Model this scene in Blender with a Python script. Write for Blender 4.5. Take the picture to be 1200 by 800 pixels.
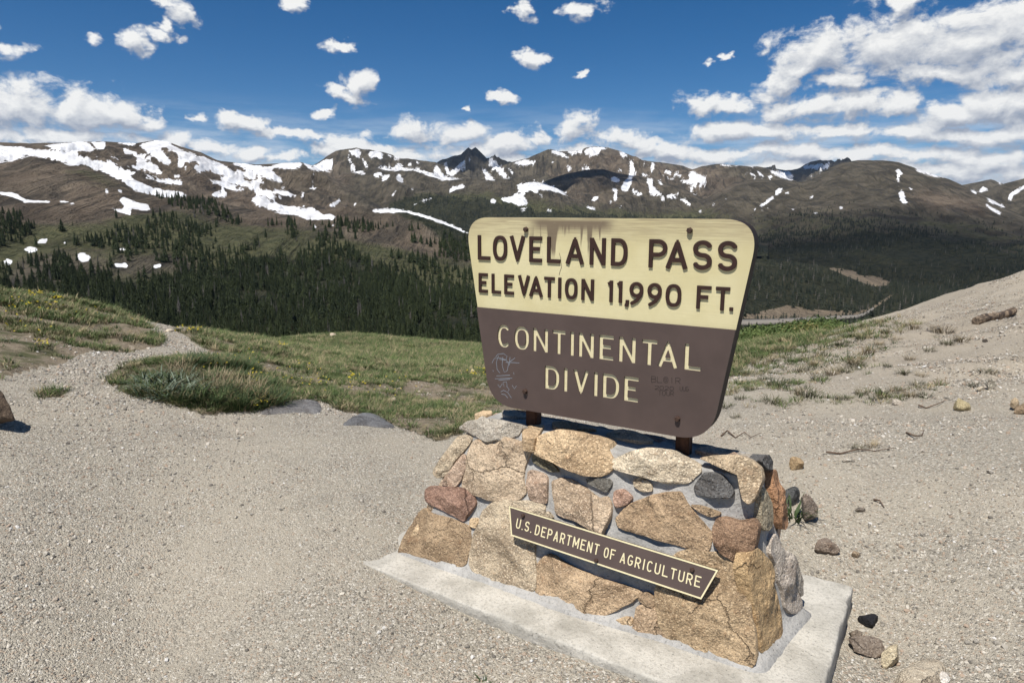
import bpy, bmesh, math, random
import numpy as np
from mathutils import Vector
from mathutils.geometry import tessellate_polygon

for _o in list(bpy.data.objects):
    bpy.data.objects.remove(_o, do_unlink=True)
SC = bpy.context.scene
COL = SC.collection

# ------------------------------------------------------------------ camera
F = 820.0                      # focal length in photo pixels (1200 wide)
HZ = 245.0                     # image row of the true horizon
CAMH = 1.6
PITCH = math.atan((400 - HZ) / F)
cam_d = bpy.data.cameras.new('camera')
cam_d.sensor_width = 36.0
cam_d.lens = F / 1200 * 36.0
cam_d.clip_start = 0.05
cam_d.clip_end = 60000
cam = bpy.data.objects.new('camera', cam_d)
COL.objects.link(cam)
cam.location = (0, 0, CAMH)
cam.rotation_euler = (math.pi / 2 - PITCH, 0, 0)
SC.camera = cam

# ------------------------------------------------------------------ sun, exposure
SUN_AZ = math.radians(-146)    # clockwise from +Y: behind the camera, to its left
SUN_EL = math.radians(63)
SUN_STRENGTH = 5.0
SKY_STRENGTH = 0.066
EXPOSURE = 0.22
sd = bpy.data.lights.new('sun', 'SUN')
sd.energy = SUN_STRENGTH
sd.angle = math.radians(0.53)
sd.color = (1.0, 0.955, 0.89)
sun = bpy.data.objects.new('sun', sd)
COL.objects.link(sun)
_tosun = Vector((math.sin(SUN_AZ) * math.cos(SUN_EL), math.cos(SUN_AZ) * math.cos(SUN_EL), math.sin(SUN_EL)))
sun.rotation_euler = _tosun.to_track_quat('Z', 'Y').to_euler()
sun.location = _tosun * 50
SC.view_settings.view_transform = 'Standard'
SC.view_settings.look = 'None'
SC.view_settings.gamma = 1.0
SC.view_settings.exposure = EXPOSURE
SC.view_settings.use_curve_mapping = False
SC.render.engine = 'CYCLES'
SC.cycles.use_denoising = True
SC.cycles.max_bounces = 6
SC.cycles.diffuse_bounces = 3
SC.cycles.glossy_bounces = 2
SC.cycles.transparent_max_bounces = 8
SC.cycles.use_adaptive_sampling = True
SC.cycles.adaptive_threshold = 0.015


# ------------------------------------------------------------------ node helper
class NT:
    def __init__(self, tree):
        self.t = tree
        self.N = tree.nodes
        self.L = tree.links

    def add(self, kind, ins=None, **props):
        n = self.N.new(kind)
        for k, v in props.items():
            setattr(n, k, v)
        if ins:
            for k, v in ins.items():
                s = n.inputs[k]
                if hasattr(v, 'is_output'):
                    self.L.new(v, s)
                else:
                    s.default_value = v
        return n

    def math(self, op, a, b=0.0, c=None, clamp=False):
        ins = {0: a, 1: b}
        if c is not None:
            ins[2] = c
        return self.add('ShaderNodeMath', ins, operation=op, use_clamp=clamp).outputs[0]

    def vmath(self, op, a, b=(0, 0, 0), c=None):
        ins = {0: a, 1: b}
        if c is not None:
            ins[2] = c
        n = self.add('ShaderNodeVectorMath', ins, operation=op)
        return n.outputs[1] if op in ('LENGTH', 'DOT_PRODUCT', 'DISTANCE') else n.outputs[0]

    def mix(self, fac, a, b, mode='MIX'):
        n = self.N.new('ShaderNodeMix')
        n.data_type = 'RGBA'
        n.blend_type = mode
        n.clamp_factor = True
        for s, v in ((n.inputs[0], fac), (n.inputs[6], a), (n.inputs[7], b)):
            if hasattr(v, 'is_output'):
                self.L.new(v, s)
            elif isinstance(v, (int, float)):
                s.default_value = v
            else:
                s.default_value = (v[0], v[1], v[2], 1.0)
        return n.outputs[2]

    def ramp(self, x, lo, hi, a=0.0, b=1.0, smooth=True):
        n = self.add('ShaderNodeMapRange', {0: x, 1: lo, 2: hi, 3: a, 4: b})
        n.interpolation_type = 'SMOOTHSTEP' if smooth else 'LINEAR'
        n.clamp = True
        return n.outputs[0]

    def noise(self, vec, scale, detail=4.0, rough=0.55, dist=0.0, color=False):
        n = self.add('ShaderNodeTexNoise', {'Vector': vec, 'Scale': scale, 'Detail': detail, 'Roughness': rough, 'Distortion': dist})
        return n.outputs[1] if color else n.outputs[0]

    def voro(self, vec, scale, out=0, feature='F1', rand=1.0):
        n = self.add('ShaderNodeTexVoronoi', {'Vector': vec, 'Scale': scale, 'Randomness': rand}, feature=feature)
        return n.outputs[out]

    def attr(self, name, kind='GEOMETRY', out=2):
        n = self.add('ShaderNodeAttribute', attribute_name=name, attribute_type=kind)
        return n.outputs[out]


# ------------------------------------------------------------------ sky with fair-weather cumulus
def az_el(px, py):
    x = (px - 600) / F
    y = math.cos(PITCH) + (400 - py) / F * math.sin(PITCH)
    z = -math.sin(PITCH) + (400 - py) / F * math.cos(PITCH)
    return math.atan2(x, y), math.atan2(z, math.hypot(x, y))


CLOUDS = [  # px, py, rx, ry of each puff in the photograph
    (-30, 128, 60, 22), (0, 128, 58, 24), (45, 126, 52, 24), (95, 131, 50, 22), (140, 134, 38, 17), (168, 139, 18, 11),
    (-20, 158, 60, 12), (70, 160, 100, 8),
    (14, 62, 20, 11), (4, 28, 11, 6), (107, 46, 12, 7), (166, 48, 20, 11), (182, 40, 18, 8), (200, 12, 18, 13), (188, 28, 10, 12),
    (348, 6, 17, 8), (397, 50, 17, 8), (420, 101, 24, 18), (408, 112, 34, 9), (383, 134, 15, 6), (235, 136, 13, 6),
    (290, 144, 28, 9), (206, 166, 22, 16), (246, 174, 28, 13), (288, 180, 24, 10), (330, 184, 28, 8), (400, 172, 44, 12),
    (360, 160, 70, 7), (480, 154, 26, 14), (440, 176, 40, 11), (540, 156, 34, 13), (596, 168, 36, 15), (560, 178, 66, 13),
    (670, 150, 27, 19), (622, 162, 20, 12), (732, 160, 30, 12), (690, 176, 66, 12),
    (592, 111, 22, 6), (545, 131, 6, 4), (625, 68, 23, 8), (676, 12, 28, 11), (612, 10, 10, 14), (678, 87, 8, 5),
    (830, 70, 7, 4), (850, 64, 10, 4),
    (960, 66, 52, 30), (1020, 56, 60, 34), (1080, 60, 70, 34), (1150, 50, 80, 40), (930, 82, 36, 16), (1064, 10, 18, 14), (1220, 44, 80, 42),
    (915, 99, 24, 13), (985, 95, 44, 9), (1100, 84, 70, 12), (1200, 92, 50, 12),
    (822, 124, 32, 14), (860, 128, 30, 11), (846, 152, 54, 16), (900, 156, 44, 13), (946, 126, 40, 14), (1000, 124, 50, 14), (1050, 128, 44, 13), (1110, 134, 44, 14), (1160, 120, 44, 18), (1210, 116, 50, 22),
    (980, 152, 56, 10), (1060, 152, 60, 11), (1130, 158, 60, 13), (1200, 156, 60, 15), (930, 178, 80, 12), (850, 180, 60, 12), (1010, 182, 60, 11), (1090, 182, 60, 11), (1170, 188, 80, 12),
    (600, 190, 90, 11), (700, 192, 90, 11), (820, 196, 90, 10), (470, 186, 60, 9), (940, 198, 120, 10), (1100, 202, 120, 11), (1220, 202, 90, 12),
    (780, 178, 52, 11), (748, 170, 36, 10), (1280, 170, 80, 20), (-60, 60, 40, 12), (1290, 120, 70, 24), (-90, 150, 60, 20),
]
world = bpy.data.worlds.new('World')
SC.world = world
world.use_nodes = True
w = NT(world.node_tree)
w.N.clear()


def cloud_group():
    g = bpy.data.node_groups.new('cloud_field', 'ShaderNodeTree')
    g.interface.new_socket('P', in_out='INPUT', socket_type='NodeSocketVector')
    g.interface.new_socket('D', in_out='OUTPUT', socket_type='NodeSocketFloat')
    g.interface.new_socket('B', in_out='OUTPUT', socket_type='NodeSocketFloat')
    n = NT(g)
    gi = n.add('NodeGroupInput')
    go = n.add('NodeGroupOutput')
    P = gi.outputs[0]                       # (azimuth, elevation, 0) in radians
    stretched = n.vmath('MULTIPLY', P, (1.0, 1.45, 1.0))

    def noise2(vec, scale, detail, rough, dist=0.0, color=False):
        t = n.add('ShaderNodeTexNoise', {'Vector': vec, 'Scale': scale, 'Detail': detail, 'Roughness': rough, 'Distortion': dist}, noise_dimensions='2D')
        return t.outputs[1] if color else t.outputs[0]
    warp = noise2(stretched, 14.0, 4.0, 0.62, color=True)
    warp = n.vmath('MULTIPLY', n.vmath('SUBTRACT', warp, (0.5, 0.5, 0.5)), (0.066, 0.036, 0.0))
    Q = n.vmath('ADD', P, warp)
    best = None
    for px, py, rx, ry in CLOUDS:
        a, e = az_el(px, py)
        sx, sy = rx * 1.06 / F, ry * 1.08 / F
        q = n.vmath('MULTIPLY_ADD', Q, (1 / sx, 1 / sy, 0), (-a / sx, -e / sy, 0))
        d = n.vmath('DOT_PRODUCT', q, q)
        best = d if best is None else n.math('MINIMUM', best, d)
    blob = n.math('SUBTRACT', 1.0, n.math('SQRT', best))
    # the same kind of broken cumulus cover carries on outside the photograph
    sep = n.add('ShaderNodeSeparateXYZ', {0: P})
    out_a = n.ramp(n.math('ABSOLUTE', sep.outputs[0]), 0.66, 0.85)
    out_e = n.ramp(sep.outputs[1], 0.27, 0.42)
    outside = n.math('MAXIMUM', out_a, out_e)
    cover = noise2(n.vmath('MULTIPLY', P, (1.0, 1.8, 1.0)), 3.2, 3.0, 0.5)
    cover = n.ramp(cover, 0.5, 0.75, -1.0, 0.6, smooth=False)
    cover = n.math('ADD', n.math('MULTIPLY', cover, outside), n.math('MULTIPLY', n.math('SUBTRACT', 1.0, outside), -2.0))
    base = n.math('MAXIMUM', n.math('MAXIMUM', blob, cover), -1.2)
    f1 = noise2(stretched, 22.0, 9.0, 0.60, 0.25)
    vo = n.add('ShaderNodeTexVoronoi', {'Vector': n.vmath('ADD', stretched, n.vmath('MULTIPLY', warp, (0.9, 0.9, 0))), 'Scale': 46.0, 'Detail': 2.0, 'Roughness': 0.55, 'Lacunarity': 2.3}, feature='F1', voronoi_dimensions='2D')
    vo.normalize = True
    f = n.math('MULTIPLY', n.math('SUBTRACT', f1, 0.5), 2.7)
    f = n.math('ADD', f, n.math('MULTIPLY', n.math('SUBTRACT', 0.33, vo.outputs[0]), 0.75))
    n.L.new(n.math('ADD', n.math('MULTIPLY', base, 1.35), f), go.inputs[0])
    n.L.new(base, go.inputs[1])
    return g


CG = cloud_group()
tc = w.add('ShaderNodeTexCoord')
dirn = w.vmath('NORMALIZE', tc.outputs[0])
sx = w.add('ShaderNodeSeparateXYZ', {0: dirn})
azn = w.math('ARCTAN2', sx.outputs[0], sx.outputs[1])
eln = w.math('ARCSINE', sx.outputs[2])
pc = w.add('ShaderNodeCombineXYZ', {0: azn, 1: eln, 2: 0.0}).outputs[0]


def field(off):
    gnode = w.add('ShaderNodeGroup')
    gnode.node_tree = CG
    w.L.new(w.vmath('ADD', pc, (off[0], off[1], 0)), gnode.inputs[0])
    return gnode.outputs[0], gnode.outputs[1]


d0, b0 = field((0, 0))
d1, b1 = field((-0.004, 0.013))
sky = w.add('ShaderNodeTexSky', sky_type='NISHITA')
sky.sun_disc = False
sky.sun_elevation = SUN_EL
sky.sun_rotation = SUN_AZ
sky.altitude = 3650
sky.air_density = 1.0
sky.dust_density = 0.25
sky.ozone_density = 3.0
blue = w.add('ShaderNodeHueSaturation', {'Hue': 0.5, 'Saturation': 1.36, 'Value': 1.06, 'Fac': 1.0, 'Color': sky.outputs[0]}).outputs[0]
alpha = w.ramp(d0, -0.02, 0.80)
# sun from behind and above: sides facing up are bright, undersides and thick cores grey
fine = w.math('SUBTRACT', d0, d1)
bulk = w.math('SUBTRACT', b0, b1)
light = w.math('ADD', 0.53, w.math('ADD', w.math('MULTIPLY', fine, 0.50), w.math('MULTIPLY', bulk, 0.46)))
light = w.math('SUBTRACT', light, w.math('MULTIPLY', w.ramp(d0, 0.5, 1.9), 0.10))
ccol = w.mix(w.ramp(light, 0.05, 1.0, smooth=False), (4.3, 4.9, 6.1), (12.2, 12.2, 12.0))
# thin high veil low over the ridge line
vn = w.add('ShaderNodeTexNoise', {'Vector': w.vmath('MULTIPLY', pc, (3.0, 22.0, 1.0)), 'Scale': 2.2, 'Detail': 5.0, 'Roughness': 0.6}, noise_dimensions='2D').outputs[0]
veil = w.math('MULTIPLY', w.ramp(vn, 0.36, 0.70), w.ramp(eln, 0.15, 0.05, 0.0, 0.8))
skyc = w.mix(veil, blue, (8.6, 9.6, 10.8))
final = w.mix(alpha, skyc, ccol)
bg = w.add('ShaderNodeBackground', {0: final, 1: SKY_STRENGTH})
wo = w.add('ShaderNodeOutputWorld', {0: bg.outputs[0]})
world.cycles.sampling_method = 'NONE'

# ------------------------------------------------------------------ projection between photo pixels and the place
RT = np.array([1.0, 0, 0])
FW = np.array([0, math.cos(PITCH), -math.sin(PITCH)])
UP = np.array([0, math.sin(PITCH), math.cos(PITCH)])
CAM = np.array([0, 0, CAMH])


def ray(px, py):
    px = np.asarray(px, float)
    py = np.asarray(py, float)
    return FW + RT * ((px - 600) / F)[..., None] - UP * ((py - 400) / F)[..., None]


def at_dist(px, py, d):
    r = ray(px, py)
    return CAM + r * (np.asarray(d, float) / np.hypot(r[..., 0], r[..., 1]))[..., None]


def at_z(px, py, z):
    r = ray(px, py)
    return CAM + r * ((z - CAMH) / r[..., 2])[..., None]


def project(P):
    d = np.asarray(P, float) - CAM
    z = np.maximum(d @ FW, 1e-3)
    return 600 + F * (d @ RT) / z, 400 - F * (d @ UP) / z


# ------------------------------------------------------------------ numpy noise
def _hash(ix, iy, iz, seed):
    h = (ix.astype(np.int64) * 374761393 + iy.astype(np.int64) * 668265263 + iz.astype(np.int64) * 2147483647 + seed * 974711) & 0xFFFFFFFF
    h = ((h ^ (h >> 13)) * 1274126177) & 0xFFFFFFFF
    h = (h ^ (h >> 16)) & 0xFFFFFFFF
    return h.astype(np.float64) / 4294967295.0


def vnoise(P, seed=0):
    P = np.asarray(P, float)
    i = np.floor(P).astype(np.int64)
    f = P - i
    f = f * f * f * (f * (f * 6 - 15) + 10)
    r = 0
    dims = P.shape[-1]
    zero = np.zeros(P.shape[:-1], np.int64)
    for c in range(2 ** dims):
        o = [(c >> k) & 1 for k in range(dims)]
        wgt = 1.0
        for k in range(dims):
            wgt = wgt * (f[..., k] if o[k] else 1 - f[..., k])
        idx = [i[..., k] + o[k] for k in range(dims)] + [zero] * (3 - dims)
        r = r + wgt * _hash(idx[0], idx[1], idx[2], seed)
    return r


def fbm(P, octaves=5, seed=0, gain=0.5, ridged=False):
    P = np.asarray(P, float)
    a, s, r = 1.0, 0.0, 0.0
    for o in range(octaves):
        n = vnoise(P * (2.03 ** o) + o * 17.3, seed + o)
        if ridged:
            n = 1 - np.abs(2 * n - 1)
        r = r + a * n
        s += a
        a *= gain
    return r / s


# ------------------------------------------------------------------ mesh helpers
def mesh_np(name, V, quads=None, tris=None, smooth=True):
    me = bpy.data.meshes.new(name)
    V = np.asarray(V, np.float32).reshape(-1, 3)
    parts, sizes = [], []
    for arr, k in ((quads, 4), (tris, 3)):
        if arr is not None and len(arr):
            arr = np.asarray(arr, np.int32).reshape(-1, k)
            parts.append(arr.ravel())
            sizes.append(np.full(len(arr), k, np.int32))
    me.vertices.add(len(V))
    me.vertices.foreach_set('co', V.ravel())
    if parts:
        loops = np.concatenate(parts)
        size = np.concatenate(sizes)
        start = np.concatenate([[0], np.cumsum(size)[:-1]]).astype(np.int32)
        me.loops.add(len(loops))
        me.loops.foreach_set('vertex_index', loops)
        me.polygons.add(len(size))
        me.polygons.foreach_set('loop_start', start)
        me.polygons.foreach_set('use_smooth', np.full(len(size), smooth))
    me.update(calc_edges=True)
    me.validate()
    return me


def set_attr(me, name, vals, kind='FLOAT'):
    a = me.attributes.new(name, kind, 'POINT')
    v = np.asarray(vals, np.float32 if kind != 'INT' else np.int32)
    a.data.foreach_set('vector' if kind == 'FLOAT_VECTOR' else 'value', v.ravel())


def link(name, me, m=None, parent=None, **tags):
    o = bpy.data.objects.new(name, me)
    COL.objects.link(o)
    if m is not None and me is not None:
        me.materials.clear()
        for mm in (m if isinstance(m, (list, tuple)) else [m]):
            me.materials.append(mm)
    if parent is not None:
        o.parent = parent
    for k, v in tags.items():
        o[k] = v
    return o


def empty(name, loc, rz=0.0, **tags):
    o = bpy.data.objects.new(name, None)
    COL.objects.link(o)
    o.location = loc
    o.rotation_euler = (0, 0, rz)
    o.empty_display_size = 0.1
    for k, v in tags.items():
        o[k] = v
    return o


def grid_faces(nr, nc, wrap=False):
    r = np.arange(nr - 1)[:, None]
    c = np.arange(nc if wrap else nc - 1)[None, :]
    c2 = (c + 1) % nc
    return np.stack([r * nc + c, r * nc + c2, (r + 1) * nc + c2, (r + 1) * nc + c], -1).reshape(-1, 4)


class Raster:
    """a picture-plane map used only to look up what grows or lies at a place on the ground"""
    X0, Y0, S = -200, 120, 2

    def __init__(self):
        self.a = np.zeros((420 * self.S, 1600 * self.S), np.float32)

    def poly(self, pts, val=1.0):
        p = (np.asarray(pts, float) - [self.X0, self.Y0]) * self.S
        x0, y0 = np.maximum(np.floor(p.min(0)).astype(int), 0)
        x1, y1 = np.ceil(p.max(0)).astype(int) + 1
        x1, y1 = min(x1, self.a.shape[1]), min(y1, self.a.shape[0])
        if x1 <= x0 or y1 <= y0:
            return self
        xx, yy = np.meshgrid(np.arange(x0, x1) + .5, np.arange(y0, y1) + .5)
        ins = np.zeros(xx.shape, bool)
        n = len(p)
        for i in range(n):
            (xa, ya), (xb, yb) = p[i], p[(i + 1) % n]
            if ya == yb:
                continue
            ins ^= ((ya > yy) != (yb > yy)) & (xx < (xb - xa) * (yy - ya) / (yb - ya) + xa)
        sub = self.a[y0:y1, x0:x1]
        sub[ins] = val
        return self

    def blur(self, n=1, step=1):
        for _ in range(n):
            for ax in (0, 1):
                self.a = (np.roll(self.a, step, ax) + 2 * self.a + np.roll(self.a, -step, ax)) / 4
        return self

    def get(self, px, py):
        x = np.clip((np.asarray(px) - self.X0) * self.S - .5, 0, self.a.shape[1] - 2)
        y = np.clip((np.asarray(py) - self.Y0) * self.S - .5, 0, self.a.shape[0] - 2)
        i, j = x.astype(int), y.astype(int)
        fx, fy = x - i, y - j
        a = self.a
        return (a[j, i] * (1 - fx) + a[j, i + 1] * fx) * (1 - fy) + (a[j + 1, i] * (1 - fx) + a[j + 1, i + 1] * fx) * fy


def zm(ox, oy, s, pts):
    return [(ox + x / s, oy + y / s) for x, y in pts]


def scatter(name, pts, rot, scl, idx, protos, **tags):
    """one object whose vertices carry instances of a few small meshes"""
    me = mesh_np(name, pts)
    set_attr(me, 'rot', rot, 'FLOAT_VECTOR')
    set_attr(me, 'scl', scl, 'FLOAT_VECTOR')
    set_attr(me, 'idx', idx, 'INT')
    o = link(name, me, None, None, **tags)
    o['kind'] = 'stuff'
    c = bpy.data.collections.new(name + '_shapes')
    for p in protos:
        c.objects.link(p)
    g = bpy.data.node_groups.new(name + '_nodes', 'GeometryNodeTree')
    g.interface.new_socket('Geometry', in_out='INPUT', socket_type='NodeSocketGeometry')
    g.interface.new_socket('Geometry', in_out='OUTPUT', socket_type='NodeSocketGeometry')
    n = NT(g)
    gi = n.add('NodeGroupInput')
    go = n.add('NodeGroupOutput')
    ci = n.add('GeometryNodeCollectionInfo')
    ci.inputs['Collection'].default_value = c
    ci.inputs['Separate Children'].default_value = True
    ci.inputs['Reset Children'].default_value = True

    def named(nm, typ):
        a = n.add('GeometryNodeInputNamedAttribute', data_type=typ)
        a.inputs['Name'].default_value = nm
        return a.outputs[0]
    ip = n.add('GeometryNodeInstanceOnPoints')
    n.L.new(gi.outputs[0], ip.inputs['Points'])
    n.L.new(ci.outputs[0], ip.inputs['Instance'])
    ip.inputs['Pick Instance'].default_value = True
    n.L.new(named('idx', 'INT'), ip.inputs['Instance Index'])
    n.L.new(named('rot', 'FLOAT_VECTOR'), ip.inputs['Rotation'])
    n.L.new(named('scl', 'FLOAT_VECTOR'), ip.inputs['Scale'])
    n.L.new(ip.outputs[0], go.inputs[0])
    md = o.modifiers.new('scatter', 'NODES')
    md.node_group = g
    return o


def proto(name, me, m):
    o = bpy.data.objects.new(name, me)
    me.materials.clear()
    for mm in (m if isinstance(m, (list, tuple)) else [m]):
        me.materials.append(mm)
    return o


RNG = np.random.default_rng(7)
random.seed(7)


# ------------------------------------------------------------------ materials
def material(name):
    m = bpy.data.materials.new(name)
    m.use_nodes = True
    n = NT(m.node_tree)
    n.N.clear()
    b = n.add('ShaderNodeBsdfPrincipled')
    out = n.add('ShaderNodeOutputMaterial', {0: b.outputs[0]})
    return m, n, b


def put(n, b, col=None, rough=None, bump=None, bstr=0.5, bdist=0.01, spec=None):
    def s(key, v):
        if hasattr(v, 'is_output'):
            n.L.new(v, b.inputs[key])
        elif isinstance(v, (int, float)):
            b.inputs[key].default_value = v
        else:
            b.inputs[key].default_value = (*v, 1.0)
    if col is not None:
        s('Base Color', col)
    if rough is not None:
        s('Roughness', rough)
    if spec is not None:
        s('Specular IOR Level', spec)
    if bump is not None:
        bn = n.add('ShaderNodeBump', {'Strength': bstr, 'Distance': bdist, 'Height': bump})
        n.L.new(bn.outputs[0], b.inputs['Normal'])


def m_simple(name, col, rough=0.7, var=0.15, scale=30.0, bstr=0.3, bdist=0.003, spec=0.3):
    m, n, b = material(name)
    co = n.add('ShaderNodeTexCoord').outputs['Object']
    f = n.noise(co, scale, 6.0, 0.6)
    c = n.mix(n.ramp(f, 0.3, 0.7), tuple(x * (1 - var) for x in col), tuple(min(1, x * (1 + var)) for x in col))
    put(n, b, c, rough, f, bstr, bdist, spec)
    return m


def m_mountain():
    m, n, b = material('mountain_tundra_rock_snow')
    P = n.add('ShaderNodeNewGeometry').outputs['Position']
    big = n.noise(P, 0.0020, 6.0, 0.62, 0.5)
    mid = n.noise(P, 0.011, 8.0, 0.68, 0.4)
    fine = n.noise(P, 0.075, 6.0, 0.72)
    # runnels down the fall line
    run = n.noise(n.vmath('MULTIPLY', P, (0.030, 0.004, 0.006)), 1.0, 6.0, 0.66, 0.6)
    warm = n.attr('warm')
    veg = n.attr('veg')
    wood = n.attr('wood')
    brown = n.mix(n.ramp(mid, 0.32, 0.68), (0.092, 0.070, 0.051), (0.225, 0.178, 0.130))
    olive = n.mix(n.ramp(mid, 0.32, 0.68), (0.058, 0.051, 0.037), (0.156, 0.134, 0.097))
    wf = n.math('ADD', warm, n.math('MULTIPLY', n.math('SUBTRACT', big, 0.5), 1.5))
    c = n.mix(n.ramp(wf, 0.22, 0.85), olive, brown)
    c = n.mix(n.ramp(run, 0.50, 0.62, 0.0, 0.7), c, (0.045, 0.041, 0.034))
    c = n.mix(n.ramp(run, 0.44, 0.30, 0.0, 0.40), c, (0.205, 0.170, 0.130))
    green = n.mix(n.ramp(fine, 0.3, 0.7), (0.052, 0.058, 0.028), (0.140, 0.136, 0.070))
    vf = n.math('ADD', veg, n.math('MULTIPLY', n.math('SUBTRACT', mid, 0.5), 1.6))
    c = n.mix(n.ramp(vf, 0.28, 0.70), c, green)
    # krummholz mats and boulder fields
    kf = n.math('MULTIPLY', n.ramp(fine, 0.56, 0.64), n.ramp(n.noise(P, 0.0055, 5.0, 0.65), 0.46, 0.60))
    c = n.mix(n.math('MULTIPLY', kf, n.math('ADD', 0.40, n.math('MULTIPLY', veg, 0.5))), c, (0.020, 0.023, 0.016))
    c = n.mix(n.ramp(fine, 0.56, 0.80, 0.0, 0.30), c, (0.215, 0.185, 0.150))
    # dark forest floor; its colour also stands in for shadow in the valley
    floor_ = n.mix(n.ramp(fine, 0.35, 0.65), (0.020, 0.026, 0.016), (0.058, 0.058, 0.034))
    wd = n.math('ADD', wood, n.math('MULTIPLY', n.math('SUBTRACT', mid, 0.5), 2.4))
    c = n.mix(n.ramp(wd, 0.35, 0.65), c, floor_)
    bank = n.attr('bank')
    c = n.mix(n.ramp(n.math('ADD', bank, n.math('MULTIPLY', n.math('SUBTRACT', mid, 0.5), 0.5)), 0.4, 0.6), c,
              n.mix(mid, (0.19, 0.150, 0.105), (0.33, 0.265, 0.19)))
    sn = n.math('ADD', n.attr('snow'), n.math('MULTIPLY', n.math('SUBTRACT', mid, 0.5), 1.5))
    sn = n.math('ADD', sn, n.math('MULTIPLY', n.math('SUBTRACT', fine, 0.5), 2.2))
    sn = n.math('ADD', sn, n.math('MULTIPLY', n.math('SUBTRACT', 0.5, run), 1.6))
    sf = n.math('MULTIPLY', n.ramp(sn, 0.32, 0.54), n.ramp(n.attr('snow'), 0.02, 0.12))
    c = n.mix(sf, c, n.mix(n.ramp(n.math('ADD', mid, n.math('SUBTRACT', run, 0.5)), 0.35, 0.6), (0.56, 0.56, 0.57), (0.78, 0.79, 0.81)))
    put(n, b, c, 0.9, n.math('ADD', n.math('MULTIPLY', mid, 11.0), n.math('ADD', n.math('MULTIPLY', fine, 2.6), n.math('MULTIPLY', run, -9.0))), 0.75, 4.0, 0.15)
    bn = [x for x in n.N if x.bl_idname == 'ShaderNodeBump'][0]
    n.L.new(n.math('SUBTRACT', 1.0, n.math('MULTIPLY', sf, 0.75)), bn.inputs['Strength'])
    return m


M_MOUNT = m_mountain()


def m_needles(name, dark, lite):
    m, n, b = material(name)
    P = n.add('ShaderNodeNewGeometry').outputs['Position']
    rnd = n.add('ShaderNodeObjectInfo').outputs['Random']
    f = n.noise(P, 0.9, 3.0, 0.6)
    c = n.mix(n.math('ADD', n.math('MULTIPLY', rnd, 0.6), n.math('MULTIPLY', n.math('SUBTRACT', f, 0.3), 0.7)), dark, lite)
    put(n, b, c, 0.8, spec=0.2)
    return m


M_NEEDLE = m_needles('spruce_needles', (0.012, 0.020, 0.009), (0.056, 0.070, 0.028))
M_NEEDLE_FAR = m_needles('far_conifer_needles', (0.012, 0.019, 0.014), (0.046, 0.050, 0.031))
M_DEAD = m_needles('beetle_killed_grey_conifer', (0.085, 0.078, 0.068), (0.170, 0.155, 0.135))
M_BARK = m_simple('spruce_bark', (0.09, 0.065, 0.045), 0.9, 0.3, 3.0)

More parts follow.
